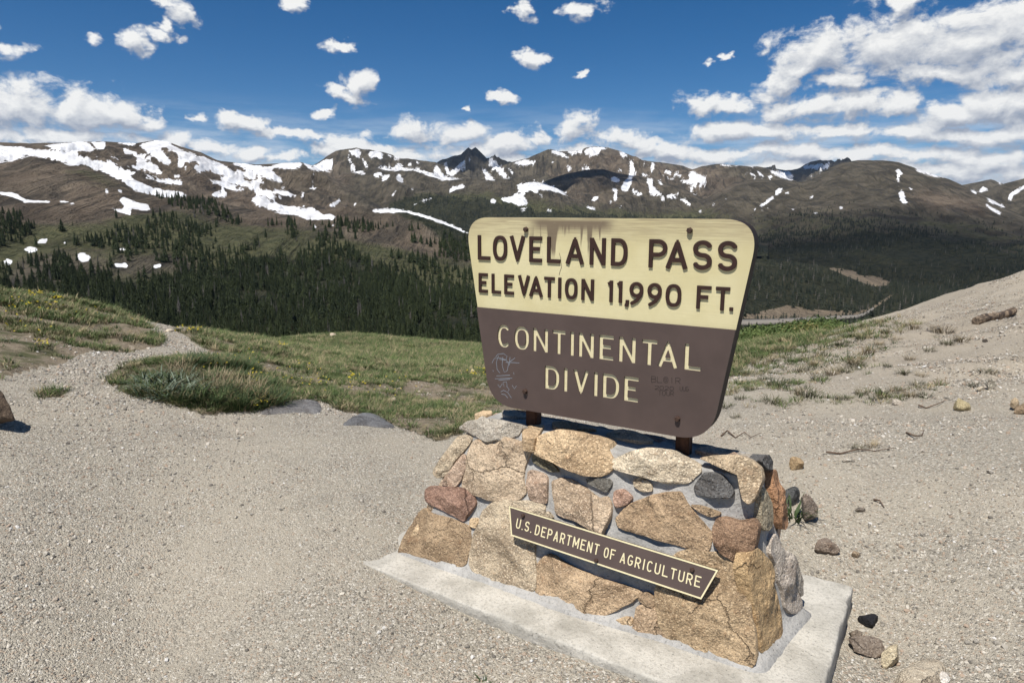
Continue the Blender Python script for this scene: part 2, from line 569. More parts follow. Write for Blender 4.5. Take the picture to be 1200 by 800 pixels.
# ------------------------------------------------------------------ where snow, bare banks, vegetation and warm scree lie
ZA = (0, 140, 5.335)
ZB = (180, 140, 5.335)
ZC = (360, 150, 5.335)
ZD = (540, 150, 6.0)
ZE = (720, 150, 6.0)
ZF = (900, 160, 4.0)
ZG = (0, 240, 5.335)
SNOW = {
    ZA: [
        [(-400, 150), (0, 165), (100, 172), (250, 190), (400, 205), (520, 235), (620, 265), (720, 290), (800, 318), (900, 340), (1000, 372), (1140, 390),
         (1140, 410), (1067, 405), (1000, 392), (880, 355), (800, 345), (830, 370), (920, 410), (1000, 437), (1110, 452), (1170, 475), (1160, 487), (1067, 487),
         (920, 468), (850, 450), (780, 395), (700, 360), (600, 310), (520, 285), (430, 290), (380, 262), (290, 240), (190, 233), (130, 245), (60, 262), (0, 268), (-400, 280)],
        [(270, 165), (430, 145), (520, 140), (560, 150), (590, 190), (570, 205), (500, 195), (450, 208), (380, 190)],
        [(570, 145), (660, 140), (655, 185), (620, 190), (590, 165)], [(690, 142), (850, 150), (845, 172), (770, 155)],
        [(770, 175), (860, 215), (940, 230), (950, 250), (860, 240), (830, 220), (780, 215)],
        [(860, 240), (940, 260), (990, 300), (1020, 350), (960, 330), (880, 315), (830, 310), (770, 285), (850, 290)],
        [(670, 215), (720, 230), (745, 245), (710, 242)], [(665, 255), (720, 275), (725, 288), (680, 272)], [(590, 222), (615, 232), (605, 236)],
        [(860, 160), (980, 130), (1067, 138), (1067, 200), (1040, 170), (1000, 175), (1030, 220), (1067, 262), (1060, 285), (990, 260), (930, 210)],
        [(0, 455), (80, 460), (150, 490), (200, 502), (320, 510), (310, 522), (200, 520), (150, 522), (100, 495), (0, 465)],
        [(370, 510), (470, 520), (465, 526), (380, 520)], [(655, 438), (675, 440), (680, 460), (662, 462)], [(735, 435), (765, 440), (762, 455), (740, 450)],
        [(690, 558), (760, 562), (780, 545), (745, 500), (780, 482), (830, 510), (920, 535), (950, 573), (880, 570), (820, 552), (815, 598), (740, 580)],
    ],
    ZB: [
        [(0, 135), (60, 140), (110, 160), (180, 200), (260, 220), (330, 245), (420, 280), (480, 310), (530, 340), (570, 365), (470, 360), (400, 340), (340, 320),
         (290, 325), (250, 300), (300, 285), (260, 262), (180, 262), (210, 302), (150, 285), (160, 250), (150, 210), (100, 178), (40, 168), (60, 210), (110, 265), (60, 245), (0, 180)],
        [(250, 300), (290, 290), (320, 320), (280, 328)],
        [(480, 265), (560, 275), (640, 290), (720, 300), (790, 275), (920, 265), (930, 290), (860, 310), (760, 300), (730, 320), (760, 345), (800, 375), (810, 388),
         (740, 385), (680, 350), (600, 320), (520, 290)],
        [(500, 300), (580, 340), (680, 365), (620, 368), (540, 340)], [(930, 270), (1000, 290), (1067, 265), (1067, 310), (1010, 322), (960, 300)],
        [(330, 385), (400, 385), (500, 405), (570, 435), (500, 445), (440, 430), (390, 405)], [(410, 360), (500, 370), (600, 395), (670, 420), (610, 425), (520, 405), (430, 385)],
        [(605, 380), (650, 378), (690, 400), (650, 405)], [(365, 470), (390, 445), (440, 445), (465, 465), (440, 488), (390, 485)],
        [(610, 440), (700, 440), (760, 470), (830, 500), (760, 495), (680, 475)], [(750, 440), (830, 450), (910, 485), (850, 490), (790, 470)],
        [(610, 505), (650, 470), (720, 500), (800, 535), (900, 555), (980, 550), (1040, 585), (1110, 620), (1050, 625), (980, 628), (900, 600), (800, 590), (720, 560), (640, 530)],
        [(975, 435), (1010, 412), (1022, 420), (1000, 438)], [(110, 350), (165, 352), (160, 362), (120, 360)], [(920, 460), (950, 465), (930, 478)],
    ],
    ZC: [
        [(0, 500), (40, 500), (100, 545), (150, 535), (175, 560), (160, 575), (100, 565), (0, 575)],
        [(405, 510), (480, 503), (570, 510), (680, 530), (780, 560), (870, 590), (940, 625), (1020, 665), (960, 645), (880, 610), (800, 580), (700, 548), (600, 528), (500, 528), (415, 527)],
        [(0, 235), (60, 235), (110, 200), (160, 195), (160, 230), (150, 270), (60, 265)], [(270, 268), (320, 262), (370, 280), (360, 292), (310, 285)],
        [(410, 285), (460, 283), (470, 300), (420, 305)], [(465, 325), (480, 300), (515, 295), (500, 320), (470, 335)], [(555, 300), (575, 290), (600, 335), (570, 330)],
        [(430, 250), (480, 235), (530, 250), (690, 256), (760, 278), (850, 305), (985, 320), (900, 326), (840, 325), (760, 295), (680, 268), (560, 268), (500, 265)],
        [(255, 150), (310, 130), (340, 150), (320, 190), (290, 165)], [(250, 180), (270, 190), (300, 250), (290, 260), (265, 215)], [(340, 190), (380, 230), (380, 255), (360, 235)],
        [(380, 150), (440, 140), (480, 165), (460, 200), (430, 180), (400, 190)], [(490, 160), (520, 170), (600, 240), (610, 255), (560, 210)], [(530, 165), (600, 188), (560, 192)],
        [(560, 225), (600, 255), (540, 258)], [(625, 220), (655, 210), (645, 245)], [(670, 200), (705, 215), (690, 228)],
        [(880, 405), (905, 370), (990, 358), (985, 372), (920, 392)], [(530, 420), (555, 390), (562, 395), (537, 425)], [(10, 380), (50, 358), (62, 370), (25, 390)],
        [(140, 475), (190, 455), (210, 445), (190, 475), (150, 490)], [(290, 480), (305, 472), (300, 487)],
        [(870, 290), (900, 270), (960, 220), (1030, 170), (1000, 215), (940, 275), (910, 300)], [(858, 215), (872, 215), (890, 285), (872, 285)], [(790, 275), (810, 225), (830, 270), (860, 305), (820, 300)],
        [(35, 595), (48, 605), (60, 630), (45, 622)], [(155, 600), (170, 610), (165, 628)], [(645, 380), (665, 378), (655, 388)], [(700, 455), (790, 440), (740, 458)], [(660, 480), (690, 475), (675, 486)],
    ],
    ZD: [
        [(200, 215), (240, 225), (280, 280), (330, 340), (365, 360), (300, 350), (260, 300), (215, 280), (195, 255)], [(130, 270), (160, 285), (245, 372), (180, 365), (165, 320)],
        [(320, 275), (340, 285), (390, 330), (365, 335)], [(365, 245), (450, 225), (525, 235), (520, 250), (430, 265)],
        [(610, 160), (680, 160), (740, 190), (770, 225), (720, 195), (650, 175)], [(735, 170), (820, 165), (860, 145), (850, 175), (790, 187)],
        [(860, 170), (900, 140), (1000, 135), (1040, 150), (980, 150), (970, 190), (930, 190)], [(1115, 170), (1160, 180), (1170, 200), (1140, 208)], [(750, 270), (770, 270), (775, 315), (755, 310)],
        [(860, 265), (905, 280), (900, 293), (870, 285)], [(845, 275), (870, 298), (855, 300)], [(1050, 355), (1080, 340), (1120, 370), (1080, 378)],
        [(390, 400), (440, 390), (510, 380), (600, 395), (680, 425), (760, 485), (700, 460), (600, 435), (540, 432), (545, 460), (490, 440), (440, 470), (470, 520), (460, 545), (410, 548),
         (350, 520), (275, 510), (290, 490), (360, 480), (390, 455), (430, 470), (400, 420)],
        [(545, 455), (580, 480), (575, 487), (550, 468)], [(205, 505), (225, 495), (252, 510), (240, 533), (215, 525)], [(910, 505), (950, 480), (970, 495), (940, 515)],
        [(580, 570), (630, 575), (640, 588), (600, 585)], [(885, 548), (945, 565), (945, 577), (900, 565)], [(1060, 420), (1090, 425), (1100, 495), (1075, 505), (1080, 455)],
        [(1115, 545), (1135, 545), (1130, 560)], [(1040, 515), (1060, 515), (1055, 530)], [(645, 535), (665, 535), (655, 548)], [(420, 565), (470, 570), (450, 580)],
        [(1105, 290), (1135, 298), (1120, 306)], [(635, 238), (665, 240), (650, 250)], [(0, 405), (35, 405), (20, 418), (0, 422)],
    ],
    ZE: [
        [(105, 220), (130, 230), (140, 290), (155, 330), (125, 335), (120, 375), (100, 430), (60, 445), (45, 420), (70, 380), (100, 350), (110, 310), (110, 260)],
        [(100, 425), (190, 460), (190, 478), (150, 465)], [(230, 350), (270, 360), (265, 400), (300, 440), (345, 470), (290, 465), (250, 468), (245, 420), (232, 380)],
        [(305, 360), (325, 375), (340, 410), (320, 390)], [(190, 322), (240, 328), (240, 340), (195, 335)], [(30, 165), (70, 170), (90, 195), (60, 208)],
        [(360, 290), (400, 310), (475, 330), (460, 340), (400, 325), (350, 310)], [(330, 335), (400, 350), (440, 355), (390, 360)],
        [(455, 365), (520, 370), (530, 345), (520, 320), (560, 310), (600, 340), (630, 340), (650, 375), (640, 410), (600, 412), (530, 395), (480, 385)],
        [(365, 475), (400, 465), (445, 490), (410, 498), (370, 490)], [(315, 488), (345, 485), (360, 500), (335, 512)], [(430, 450), (470, 485), (540, 540), (530, 545), (470, 500)],
        [(520, 415), (580, 470), (570, 472), (530, 435)], [(0, 340), (40, 365), (0, 380)], [(0, 430), (20, 430), (15, 500), (0, 515)], [(35, 540), (55, 545), (45, 562)],
        [(690, 530), (705, 530), (695, 545)], [(590, 575), (610, 590), (605, 600)], [(770, 495), (800, 497), (780, 505)], [(650, 465), (672, 468), (660, 478)],
        [(740, 255), (870, 262), (880, 270), (750, 263)], [(895, 260), (990, 265), (980, 276)], [(900, 295), (940, 325), (935, 330)], [(955, 300), (1000, 345), (985, 350), (960, 325)],
        [(1000, 295), (1030, 315), (1060, 355), (1030, 345), (1005, 315)], [(1080, 340), (1110, 345), (1100, 360)], [(200, 240), (212, 240), (205, 280)], [(262, 240), (285, 250), (270, 300), (258, 290)],
        [(225, 240), (265, 285), (270, 305), (245, 270)], [(160, 250), (178, 250), (170, 268)],
        [(1125, 465), (1140, 430), (1185, 415), (1180, 440), (1150, 470)], [(1010, 555), (1060, 525), (1100, 490), (1135, 482), (1080, 525), (1040, 555)],
        [(1030, 590), (1090, 555), (1040, 580)], [(955, 630), (990, 605), (970, 625)], [(970, 580), (990, 573), (985, 585)], [(1140, 515), (1180, 495), (1150, 510)],
    ],
    ZF: [
        [(680, 146), (740, 158), (800, 178), (845, 195), (780, 185), (720, 170)], [(600, 150), (620, 155), (628, 175), (610, 180)], [(600, 178), (612, 190), (618, 215), (608, 210)],
        [(612, 225), (620, 228), (616, 238)], [(612, 260), (635, 255), (640, 285), (655, 315), (630, 312), (618, 290)], [(655, 232), (680, 250), (670, 252)], [(190, 290), (215, 270), (210, 285)],
        [(30, 265), (50, 240), (70, 238), (60, 260), (40, 275)], [(0, 300), (30, 282), (10, 300)], [(75, 265), (100, 265), (85, 272)], [(210, 355), (238, 357), (225, 362)],
        [(110, 340), (130, 342), (118, 348)], [(985, 255), (1010, 235), (1035, 250), (1000, 262)], [(1065, 205), (1100, 222), (1085, 222)], [(1020, 285), (1060, 305), (1115, 330), (1100, 333), (1040, 308)],
        [(1020, 318), (1060, 340), (1100, 365), (1090, 370), (1040, 340)], [(1125, 290), (1140, 265), (1200, 230), (1300, 200), (1300, 220), (1200, 245), (1150, 275), (1135, 305)],
        [(1090, 350), (1155, 365), (1110, 355)], [(945, 245), (980, 262), (970, 270)], [(150, 150), (180, 135), (240, 130), (290, 130), (280, 150), (220, 150)], [(190, 178), (230, 190), (200, 184)],
        [(0, 160), (100, 165), (127, 200), (100, 205), (60, 190), (20, 170)], [(335, 328), (352, 330), (342, 336)],
    ],
    ZG: [
        [(225, 235), (260, 213), (297, 213), (290, 235), (240, 243)], [(145, 280), (190, 262), (240, 278), (220, 295), (180, 300)], [(18, 355), (45, 338), (80, 352), (60, 375), (30, 370)],
        [(490, 310), (520, 303), (560, 330), (550, 350), (510, 355), (490, 335)], [(715, 372), (800, 375), (795, 393), (730, 390)], [(955, 378), (1005, 374), (1005, 388), (965, 393)],
        [(390, 230), (410, 225), (425, 238), (400, 245)], [(735, 268), (790, 272), (770, 280)],
    ],
}
snow_r = Raster()
for z, polys in SNOW.items():
    for p in polys:
        snow_r.poly(zm(*z, p))
snow_r.blur(5)
bank_r = Raster()
for p in ([(660, 85), (700, 80), (850, 105), (880, 135), (1020, 145), (1100, 180), (1080, 205), (980, 215), (900, 185), (800, 145)],
          [(-300, 445), (-300, 395), (60, 410), (150, 405), (200, 385), (330, 360), (370, 345), (540, 370), (680, 385), (780, 380), (860, 392), (990, 345), (1110, 268), (1115, 282), (1000, 360), (860, 415), (700, 425), (300, 440)],
          [(430, 35), (480, 25), (460, 40)]):
    bank_r.poly(zm(860, 300, 6.0, p))
bank_r.blur(2)
veg_r = Raster()
for p, v in (([(-150, 262), (100, 262), (200, 245), (290, 262), (360, 270), (450, 290), (560, 310), (700, 330), (700, 440), (-150, 440)], 0.85),
             ([(20, 300), (60, 290), (240, 300), (240, 320), (60, 335), (0, 335)], 0.25),
             ([(440, 232), (560, 222), (700, 244), (860, 246), (900, 300), (560, 300), (500, 262)], 0.75),
             ([(820, 262), (900, 246), (960, 246), (1040, 244), (1130, 252), (1200, 272), (1400, 290), (1400, 420), (860, 420)], 0.42),
             ([(80, 196), (101, 197), (122, 205), (142, 216), (150, 224), (120, 220), (100, 212), (80, 206), (62, 208)], 0.8)):
    veg_r.poly(p, v)
veg_r.blur(6, 8).blur(4, 3)
warm_r = Raster()
for p, v in (([(-200, 150), (400, 150), (420, 262), (200, 300), (-200, 300)], 0.62), ([(640, 172), (760, 172), (840, 192), (900, 196), (860, 230), (640, 240)], 0.58),
             ([(790, 196), (850, 192), (850, 225), (815, 232)], 0.95), ([(1050, 210), (1140, 225), (1180, 258), (1130, 250), (1080, 242)], 0.95),
             ([(270, 215), (345, 228), (360, 262), (280, 262)], 0.8), ([(0, 188), (90, 198), (150, 230), (120, 262), (0, 262)], 0.85),
             ([(360, 243), (470, 247), (540, 270), (520, 320), (450, 300), (360, 270)], 0.62)):
    warm_r.poly(p, v)
warm_r.blur(8, 10).blur(4, 4)
wood_r = Raster()
for p in ([(440, 240), (480, 230), (560, 232), (640, 247), (760, 256), (860, 256), (900, 300), (540, 300), (500, 262)],
          [(820, 300), (930, 284), (1030, 272), (1120, 276), (1200, 296), (1400, 305), (1400, 420), (700, 420), (700, 315)],
          [(-200, 335), (60, 330), (200, 330), (300, 300), (420, 305), (520, 350), (640, 352), (640, 440), (-200, 440)]):
    wood_r.poly(p)
wood_r.blur(5, 8)

LAYERS = {}


def mountain(name, label, rows, px0, px1, step=1.3, rough=(2.2, 0.5), seed=0, scale=1.0):
    """rows: polylines (photo column, photo row, metres away) from the foot to the crest"""
    nc = int((px1 - px0) / step) + 1
    px = np.linspace(px0, px1, nc)
    pys, inv = [], []
    for r in rows:
        r = np.array(r, float)
        pys.append(np.interp(px, r[:, 0], r[:, 1]))
        inv.append(1 / np.interp(px, r[:, 0], r[:, 2]))
    # skyline roughness
    pys[-1] = pys[-1] + rough[1] * 2.2 * (fbm(np.stack([px / 9.0, px * 0 + seed], -1), 4, seed) - 0.5)
    PY, IV, T = [], [], []
    for k in range(len(rows) - 1):
        m = max(3, int(np.max(np.abs(pys[k] - pys[k + 1])) / 1.35))
        t = np.linspace(0, 1, m + 1)[(0 if k == 0 else 1):]
        PY += [pys[k] * (1 - a) + pys[k + 1] * a for a in t]
        IV += [inv[k] * (1 - a) + inv[k + 1] * a for a in t]
    PY, IV = np.array(PY), np.array(IV)
    D = 1 / IV
    PX = np.broadcast_to(px, PY.shape)
    P = at_dist(PX, PY, D)
    env = np.clip((PY - pys[-1]) / 14.0, 0, 1) * np.clip(np.arange(len(PY))[:, None] / 6.0, 0, 1)
    wl = 210.0 * scale
    n1 = fbm(np.stack([P[..., 0] / wl, P[..., 1] / (wl * 1.9)], -1), 6, seed + 3, 0.52, True) - 0.62
    n2 = fbm(np.stack([P[..., 0] / (wl * .28), P[..., 1] / (wl * .5)], -1), 4, seed + 9, 0.55, True) - 0.62
    P[..., 2] += env * (rough[0] * 8.5 * n1 + rough[0] * 3.0 * n2) * D / F
    # far side of the crest
    back = [P]
    top = P[-1]
    hd = np.hypot(top[:, 0], top[:, 1])[:, None]
    u = np.concatenate([top[:, :2] / hd, np.zeros_like(hd)], 1)
    dd = np.median(hd)
    for k, (a, dz) in enumerate(((0.02, -0.006), (0.10, -0.05))):
        q = top + u * a * dd
        q[:, 2] += dz * dd
        back.append(q[None])
    V = np.concatenate(back)
    nr = len(V)
    qx, qy = project(V.reshape(-1, 3))
    me = mesh_np(name, V.reshape(-1, 3), grid_faces(nr, nc))
    set_attr(me, 'snow', snow_r.get(qx, qy))
    set_attr(me, 'bank', bank_r.get(qx, qy))
    set_attr(me, 'veg', veg_r.get(qx, qy))
    set_attr(me, 'warm', warm_r.get(qx, qy))
    set_attr(me, 'wood', wood_r.get(qx, qy))
    o = link(name, me, M_MOUNT, None, label=label, category='mountain', kind='structure')
    LAYERS[label] = P
    return P


B_CREST = [(-200, 198, 1250), (0, 190, 1200), (19, 188, 1200), (36, 184, 1200), (52, 186, 1200), (75, 191, 1190), (101, 196, 1180), (122, 204, 1150), (142, 215, 1120), (159, 224, 1100),
           (187, 231, 1080), (223, 233, 1060), (260, 238, 1050), (300, 247, 1030), (340, 250, 1020), (370, 247, 1010), (397, 242, 1000), (435, 246, 980), (465, 246, 960), (491, 250, 940),
           (519, 259, 920), (549, 274, 900), (600, 300, 880), (700, 335, 850), (860, 372, 700), (1000, 381, 640), (1100, 385, 620), (1400, 390, 620)]
PB = mountain('hillside', 'near valley hillside with brown hill, meadow and dark forest on its lower slope',
              [[(-200, 470, 170), (1400, 470, 170)], [(-200, 395, 390), (600, 397, 390), (860, 398, 430), (1400, 400, 430)],
               [(-200, 318, 640), (560, 335, 640), (700, 360, 640), (860, 384, 540), (1400, 392, 520)],
               [(-200, 262, 880), (0, 258, 880), (200, 258, 880), (400, 268, 860), (549, 300, 800), (700, 345, 740), (860, 378, 620), (1400, 391, 570)], B_CREST],
              -200, 1400, 1.5, (1.5, 0.3), 11, 0.5)
PN = mountain('forested_spur', 'dark forested spur with a bare eroded bank above the valley road',
              [[(640, 384, 560), (1400, 384, 560)], [(640, 374, 620), (860, 372, 620), (1000, 366, 700), (1045, 352, 800), (1400, 352, 820)],
               [(640, 300, 900), (760, 298, 900), (870, 302, 900), (930, 306, 920), (975, 314, 940), (1012, 323, 950), (1043, 331, 960), (1070, 345, 960), (1110, 358, 960), (1400, 365, 960)]],
              640, 1400, 1.5, (0.5, 0.3), 29, 0.5)
mountain('mountain_ridge', 'long ridge banded with big snowfields on the left skyline',
         [[(-200, 300, 1100), (600, 300, 1100)], [(-200, 232, 1600), (160, 236, 1600), (300, 252, 1500), (420, 258, 1500), (600, 275, 1500)],
          [(-200, 168, 2500), (0, 167, 2450), (34, 168, 2450), (81, 167, 2450), (97, 166, 2450), (124, 166, 2450), (159, 168, 2450), (184, 164, 2500), (197, 166, 2500), (212, 172, 2500), (236, 179, 2550),
           (255, 188, 2600), (270, 190, 2650), (300, 193, 2700), (330, 191, 2750), (352, 190, 2800), (367, 194, 2800), (400, 214, 2700), (450, 240, 2500), (520, 262, 2300), (600, 275, 2200)]],
         -200, 600, 1.2, (3.8, 0.35), 31)
mountain('mountain_ridge', 'rounded brown ridge with a snow cornice in the middle distance left of the sign',
         [[(300, 300, 1500), (900, 300, 1500)], [(300, 268, 2000), (560, 262, 2000), (700, 270, 1900), (900, 285, 1900)],
          [(300, 250, 3200), (335, 236, 3200), (365, 215, 3200), (400, 204, 3200), (442, 197, 3200), (465, 199, 3150), (489, 200.5, 3100), (519, 209.5, 3100), (540, 209.5, 3050), (565, 210, 3000), (590, 209, 3000),
           (615, 207.5, 3000), (632, 214, 2950), (653, 221, 2900), (670, 232, 2850), (682, 238, 2800), (740, 262, 2600), (800, 280, 2400), (900, 290, 2300)]],
         300, 900, 1.2, (3.4, 0.3), 41, 1.4)
mountain('mountain_ridge', 'dark shadowed hump in front of the central snow-streaked massif',
         [[(560, 290, 2200), (920, 290, 2200)], [(560, 258, 2700), (700, 256, 2700), (920, 268, 2500)],
          [(560, 240, 3700), (615, 225, 3700), (640, 212, 3750), (657, 205.5, 3800), (673, 202, 3800), (690, 198.5, 3800), (707, 198.5, 3800), (723, 203, 3800), (745, 206, 3800), (770, 212, 3750), (800, 220, 3700),
           (830, 236, 3500), (858, 252, 3300), (920, 262, 3200)]],
         560, 920, 1.2, (3.6, 0.4), 53, 1.4)
mountain('mountain_peak', 'grey peak streaked with snow gullies left of the jagged dark peak',
         [[(340, 250, 3300), (660, 250, 3300)],
          [(340, 205, 4700), (371, 192, 4700), (394, 176.5, 4700), (405, 175, 4700), (418, 173, 4700), (428, 175.5, 4700), (439, 176, 4700), (457, 181, 4700), (471, 186, 4700), (487, 187, 4700), (510, 190, 4700),
           (525, 196, 4650), (560, 212, 4500), (660, 240, 4000)]],
         340, 660, 1.1, (5.2, 0.7), 61, 1.6)
mountain('mountain_peak', 'jagged dark twin-topped far peak with diagonal snow chutes',
         [[(470, 245, 5200), (680, 245, 5200)],
          [(470, 215, 7200), (495, 200, 7200), (510, 192, 7200), (519, 186.5, 7200), (529, 184, 7200), (540, 181, 7200), (547, 174.5, 7200), (549, 173.2, 7200), (552.5, 176, 7200), (557, 173, 7200), (562, 177, 7200),
           (567.5, 182, 7200), (570, 185, 7200), (587, 187.5, 7200), (598, 190, 7200), (613, 198, 7200), (620, 207, 7200), (680, 235, 6800)]],
         470, 680, 1.0, (7.2, 1.1), 71, 2.2)
mountain('mountain_massif', 'broad brown massif with snow on its crest above the sign',
         [[(560, 270, 3700), (960, 270, 3700)], [(560, 232, 4400), (760, 226, 4300), (960, 245, 4200)],
          [(560, 206, 5600), (585, 196, 5600), (600, 190, 5600), (617, 186, 5600), (630, 180, 5600), (645, 175, 5600), (657, 177.5, 5600), (667, 177, 5600), (680, 176, 5600), (687, 173, 5600), (697, 172, 5600),
           (712, 173, 5600), (723, 176, 5600), (735, 180.5, 5600), (753, 187.5, 5600), (770, 190, 5600), (800, 194, 5600), (810, 198, 5600), (850, 212, 5400), (960, 235, 5200)]],
         560, 960, 1.1, (4.8, 0.6), 83, 1.8)
mountain('mountain_peak', 'reddish brown flat-topped mountain between the massif and the big dome',
         [[(740, 265, 3600), (1060, 265, 3600)], [(740, 240, 4200), (850, 226, 4200), (1060, 245, 4200)],
          [(740, 228, 5000), (780, 212, 5000), (810, 199, 5050), (822, 195, 5050), (840, 192, 5050), (865, 194, 5050), (887, 195, 5050), (900, 197.5, 5050), (912, 203, 5000), (925, 210, 5000), (980, 225, 5000), (1060, 240, 5000)]],
         740, 1060, 1.1, (4.4, 0.5), 97, 1.6)
mountain('mountain_peak', 'far dark blue peak with snow slabs behind the dome',
         [[(860, 240, 7500), (1080, 240, 7500)],
          [(860, 212, 9000), (890, 196, 9000), (900, 197, 9000), (927, 199.5, 9000), (935, 197.5, 9000), (950, 190, 9000), (960, 188, 9000), (975, 189.5, 9000), (986, 190, 9000), (1020, 200, 9000), (1080, 225, 9000)]],
         860, 1080, 1.0, (6.0, 0.8), 103, 2.5)
mountain('mountain_peak', 'small far peak at the right end of the skyline',
         [[(1080, 250, 5600), (1420, 250, 5600)],
          [(1080, 228, 6500), (1132, 216, 6500), (1150, 212.5, 6500), (1161, 210, 6500), (1172, 214, 6500), (1185, 220, 6500), (1240, 212, 6500), (1420, 205, 6500)]],
         1080, 1420, 1.2, (4.4, 0.5), 107, 2.0)
PK = mountain('mountain_dome', 'big rounded olive-brown dome mountain with forest on its lower flanks right of the sign',
              [[(700, 385, 1000), (1420, 385, 1000)], [(700, 335, 1500), (860, 332, 1500), (1420, 338, 1500)],
               [(700, 290, 2100), (800, 275, 2300), (860, 262, 2500), (950, 250, 2600), (1040, 246, 2600), (1130, 254, 2500), (1200, 275, 2300), (1420, 300, 2200)],
               [(700, 285, 2500), (760, 276, 2700), (800, 256, 3000), (840, 226, 3400), (862, 213, 3500), (880, 210, 3500), (900, 211, 3500), (925, 212, 3550), (942, 213, 3600), (952, 209, 3650), (972, 197, 3750),
                (987, 190.5, 3800), (1005, 188, 3800), (1035, 188, 3800), (1052, 190, 3800), (1070, 196, 3750), (1095, 205, 3700), (1112, 210, 3650), (1132, 219, 3600), (1145, 225, 3550), (1162, 234, 3450),
                (1187, 247, 3300), (1200, 254, 3200), (1420, 290, 2900)]],
              700, 1420, 1.2, (2.6, 0.25), 113, 1.6)
mountain('mountain_ridge', 'olive ridge rising at the right edge behind the dome with a curved snowfield',
         [[(1100, 285, 3900), (1420, 285, 3900)],
          [(1100, 250, 4800), (1135, 234, 4800), (1150, 226, 4800), (1175, 216, 4800), (1200, 209.5, 4800), (1260, 196, 4800), (1420, 180, 4800)]],
         1100, 1420, 1.2, (3.6, 0.4), 127, 1.8)

# valley road on the flat below the spur
def m_road():
    m, n, b = material('valley_road_asphalt')
    P = n.add('ShaderNodeNewGeometry').outputs['Position']
    f = n.noise(P, 0.25, 5.0, 0.6)
    put(n, b, n.mix(f, (0.15, 0.138, 0.12), (0.25, 0.225, 0.19)), 0.85)
    return m


edge_n = zm(860, 300, 6.0, [(-300, 492), (60, 474), (140, 472), (300, 466), (480, 452), (700, 436), (870, 424), (930, 405), (985, 366)])
edge_f = zm(860, 300, 6.0, [(-300, 452), (60, 446), (140, 444), (300, 440), (480, 432), (700, 420), (870, 412), (925, 394), (980, 358)])
dist = [520, 545, 548, 556, 566, 578, 592, 604, 632]


def resample_line(p, d, n=60):
    p = np.array(p)
    t = np.linspace(0, len(p) - 1, n)
    i = np.arange(len(p))
    return np.interp(t, i, p[:, 0]), np.interp(t, i, p[:, 1]), np.interp(t, i, d)


en = at_dist(*resample_line(edge_n, dist))
ef = at_dist(*resample_line(edge_f, [x + 9 for x in dist]))
Vr = np.concatenate([en + [0, 0, -1.2], en, ef, ef + [0, 0, -2.0]])
link('road', mesh_np('road', Vr, grid_faces(4, 60)), m_road(), None, label='grey valley road curving below the bare cut bank right of the sign', category='road', kind='structure')


# ------------------------------------------------------------------ conifers
def spruce_mesh(seed, tiers=11, spikes=9, full=1.0):
    r = np.random.default_rng(seed)
    V, Fc = [], []
    lean = r.normal(0, .012, 2)
    for k in range(tiers):
        t = k / (tiers - 1)
        z0 = 0.07 + 0.86 * t ** 0.95
        rad = (0.17 * (1 - t) ** 0.85 + 0.012) * full * r.uniform(.75, 1.15)
        droop = rad * r.uniform(.35, .7)
        apex = z0 + rad * 0.75 + 0.05
        base = len(V)
        V.append((lean[0] * apex, lean[1] * apex, min(apex, 1.0)))
        a0 = r.uniform(0, 6.28)
        m = spikes * 2
        for j in range(m):
            a = a0 + j / m * 6.283 + r.normal(0, .09)
            rr = rad * (r.uniform(.8, 1.3) if j % 2 == 0 else r.uniform(.3, .55))
            zz = z0 - (droop * r.uniform(.6, 1.3) if j % 2 == 0 else 0)
            V.append((math.cos(a) * rr + lean[0] * zz, math.sin(a) * rr + lean[1] * zz, max(zz, .02)))
        for j in range(m):
            Fc.append((base, base + 1 + j, base + 1 + (j + 1) % m))
    return mesh_np('spruce_crown', np.array(V), None, np.array(Fc), smooth=False)


def trunk_mesh():
    V, Q = [], []
    n = 6
    for z, r in ((-0.06, .022), (0.1, .017), (0.5, .010), (0.93, .002)):
        for j in range(n):
            V.append((math.cos(j / n * 6.283) * r, math.sin(j / n * 6.283) * r, z))
    return mesh_np('spruce_trunk', np.array(V), grid_faces(4, n, True))


CROWNS = [spruce_mesh(100 + i, 10 + i % 3, 8 + i % 2, 0.8 + 0.09 * i) for i in range(6)]
for c in CROWNS:
    c.materials.append(M_NEEDLE)
TRUNK = trunk_mesh()
TRUNK.materials.append(M_BARK)
FARC = [spruce_mesh(200 + i, 5, 4, 1.15 + 0.15 * i) for i in range(4)]


def sample_layer(P, dens, n_per_m2, seed, clump=None):
    """random places on a hillside, as many per square metre as the map asks for"""
    r = np.random.default_rng(seed)
    A = P[1:, :-1] - P[:-1, :-1]
    B = P[:-1, 1:] - P[:-1, :-1]
    area = np.abs(A[..., 0] * B[..., 1] - A[..., 1] * B[..., 0])
    ctr = (P[:-1, :-1] + P[1:, 1:]) / 2
    qx, qy = project(ctr.reshape(-1, 3))
    wgt = area.ravel() * dens(qx, qy)
    if clump is not None:
        wgt = wgt * clump(ctr.reshape(-1, 3))
    n = r.poisson(wgt * n_per_m2)
    cell = np.repeat(np.arange(len(n)), n)
    i, j = cell // area.shape[1], cell % area.shape[1]
    a, b = r.random(len(cell))[:, None], r.random(len(cell))[:, None]
    return P[i, j] + (P[i + 1, j] - P[i, j]) * a + (P[i, j + 1] - P[i, j]) * b


